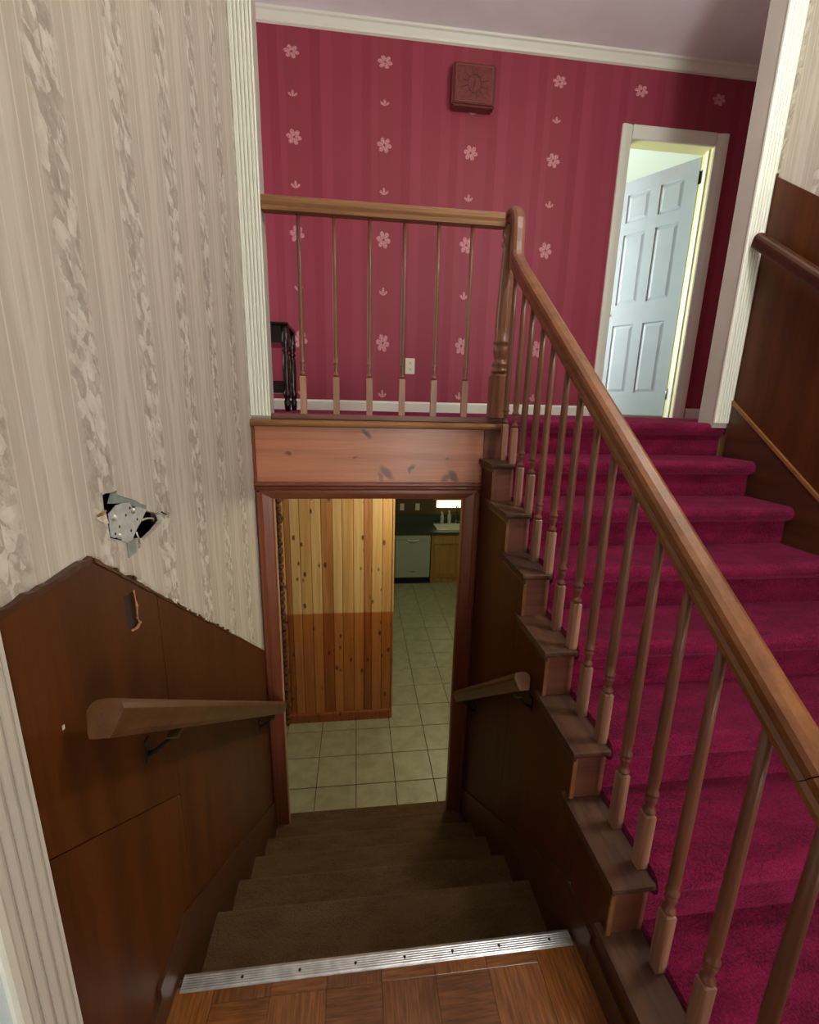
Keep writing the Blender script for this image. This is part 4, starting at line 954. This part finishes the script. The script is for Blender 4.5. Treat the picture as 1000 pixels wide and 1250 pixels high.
MB().box(sx0+0.002, sx1-0.002, sy0+0.002, sy0+0.012, -2.16, -2.005).box(sx0+0.002, sx1-0.002, sy1-0.012, sy1-0.002, -2.16, -2.005).box(sx0+0.002, sx0+0.012, sy0+0.012, sy1-0.012, -2.16, -2.005).box(sx1-0.012, sx1-0.002, sy0+0.012, sy1-0.012, -2.16, -2.005).box(sx0+0.002, sx1-0.002, sy0+0.002, sy1-0.002, -2.17, -2.16).build('basin', 'sink_white', sk_)
fc = thing('kitchen_faucet', 'chrome gooseneck faucet behind the kitchen sink', 'faucet', (1.70, 7.33, -2.0))
MB().lathe(1.70, 7.345, [(0.028, -2.0045), (0.028, -1.99), (0.014, -1.98), (0.013, -1.93)], 12).build('base', 'chrome', fc)
MB().tube([(1.70, 7.345, -1.94), (1.70, 7.345, -1.74), (1.70, 7.33, -1.69), (1.70, 7.28, -1.665), (1.70, 7.22, -1.69), (1.70, 7.205, -1.75)], 0.011).build('spout', 'chrome', fc)
MB().tube([(1.725, 7.345, -1.975), (1.77, 7.34, -1.965), (1.80, 7.335, -1.955)], 0.007).build('lever', 'chrome', fc)
def soap(x, y, lb, hh):
    t = thing('soap_bottle', lb, 'bottle', (x, y, -2.0045))
    MB().lathe(x, y, [(0.030, -2.004), (0.034, -1.99), (0.034, -2.0+hh*0.55), (0.024, -2.0+hh*0.72), (0.012, -2.0+hh*0.78), (0.012, -2.0+hh*0.82)], 12).build('body', 'soap_clear', t)
    MB().lathe(x, y, [(0.014, -2.0+hh*0.82), (0.014, -2.0+hh*0.9), (0.004, -2.0+hh*0.905), (0.004, -2.0+hh)], 10).build('pump_collar', 'soap_pump', t)
    MB().tube([(x, y, -2.0+hh), (x-0.015, y-0.02, -2.0+hh+0.004), (x-0.028, y-0.035, -2.0+hh-0.006)], 0.006, 6).build('pump_spout', 'soap_pump', t)
soap(1.46, 7.36, 'small soap bottle left of the other on the kitchen counter', 0.20)
soap(1.585, 7.35, 'taller soap bottle nearer the faucet on the kitchen counter', 0.22)
for x, lb in ((0.768, 'ivory switch plate left of its twin on the kitchen wall'), (1.037, 'ivory switch plate nearer the sink on the kitchen wall')):
    t = thing('switch_plate', lb, 'switch', (x, 7.4395, -1.79))
    B(x-0.036, x+0.036, 7.432, 7.4394, -1.787, -1.668).build('plate', 'outlet_plastic', t, bevel=0.002)
    B(x-0.006, x+0.006, 7.424, 7.4315, -1.740, -1.716).build('toggle', 'soap_pump', t)
# upper cabinets and the light below them
uc = thing('upper_cabinet', 'wall cabinet above the kitchen sink', 'cabinet', (1.6, 7.3, -1.50))
B(1.25, 2.15, 7.12, 7.4395, -1.545, -0.75).build('body', 'oak_cabinet', uc)
for a, b in ((1.26, 1.695), (1.705, 2.14)): B(a, b, 7.10, 7.1195, -1.535, -0.76).build('cabinet_door', 'oak_cabinet', uc, bevel=0.004)
ul = thing('under_cabinet_light', 'glowing fluorescent light above the kitchen sink', 'light', (1.6, 7.38, -1.70))
B(1.36, 1.83, 7.41, 7.4393, -1.735, -1.546).build('housing', 'soap_pump', ul)
B(1.365, 1.825, 7.375, 7.4095, -1.730, -1.556).build('diffuser', 'tube_glow', ul, bevel=0.008)
# ceiling lamp in front of the pine boards and another over the kitchen
def ceil_lamp(x, y, lb, power, col):
    t = thing('ceiling_lamp', lb, 'lamp', (x, y, -0.40))
    MB().lathe(x, y, [(0.13, -0.4005), (0.13, -0.415), (0.12, -0.42)], 20).build('base', 'soap_pump', t)
    MB().lathe(x, y, [(0.118, -0.4205), (0.115, -0.45), (0.09, -0.475), (0.04, -0.488), (0.01, -0.49)], 20).build('shade', 'ceiling_lamp_glow', t)
    l = bpy.data.lights.new('lamp_bulb', 'POINT'); l.energy = power; l.color = col; l.shadow_soft_size = 0.10
    o = bpy.data.objects.new('lamp_bulb', l); COL.objects.link(o); o.location = (x, y, -0.60)
ceil_lamp(0.85, 3.05, 'round glass ceiling lamp in front of the pine partition', 30, (1.0, 0.88, 0.60))
ceil_lamp(1.2, 5.3, 'round glass ceiling lamp over the kitchen floor', 15, (0.86, 1.0, 0.62))

# ------------------------------------------------------------------ pendant lamp over the entry (above the frame), the main light of the stair hall
emit('pendant_glow', (252, 253, 244), 122.0)
pd = thing('pendant_lamp', 'frosted globe pendant lamp hanging from the ceiling above the red stairs', 'lamp', (1.50, 1.00, ZC))
MB().lathe(1.50, 1.00, [(0.06, ZC-0.0005), (0.06, ZC-0.012), (0.02, ZC-0.03)], 16).build('canopy', 'brass', pd)
MB().tube([(1.50, 1.00, ZC-0.03), (1.50, 1.001, 2.1), (1.50, 1.00, 1.86)], 0.006).build('stem', 'brass', pd)
MB().lathe(1.50, 1.00, [(0.03, 1.855), (0.05, 1.85), (0.05, 1.815), (0.03, 1.81)], 16).build('cap', 'brass', pd)
MB().lathe(1.50, 1.00, [(max(0.003, 0.12*math.sin(math.pi*k/12)), 1.692-0.12*math.cos(math.pi*k/12)) for k in range(13)], 20).build('globe', 'pendant_glow', pd)
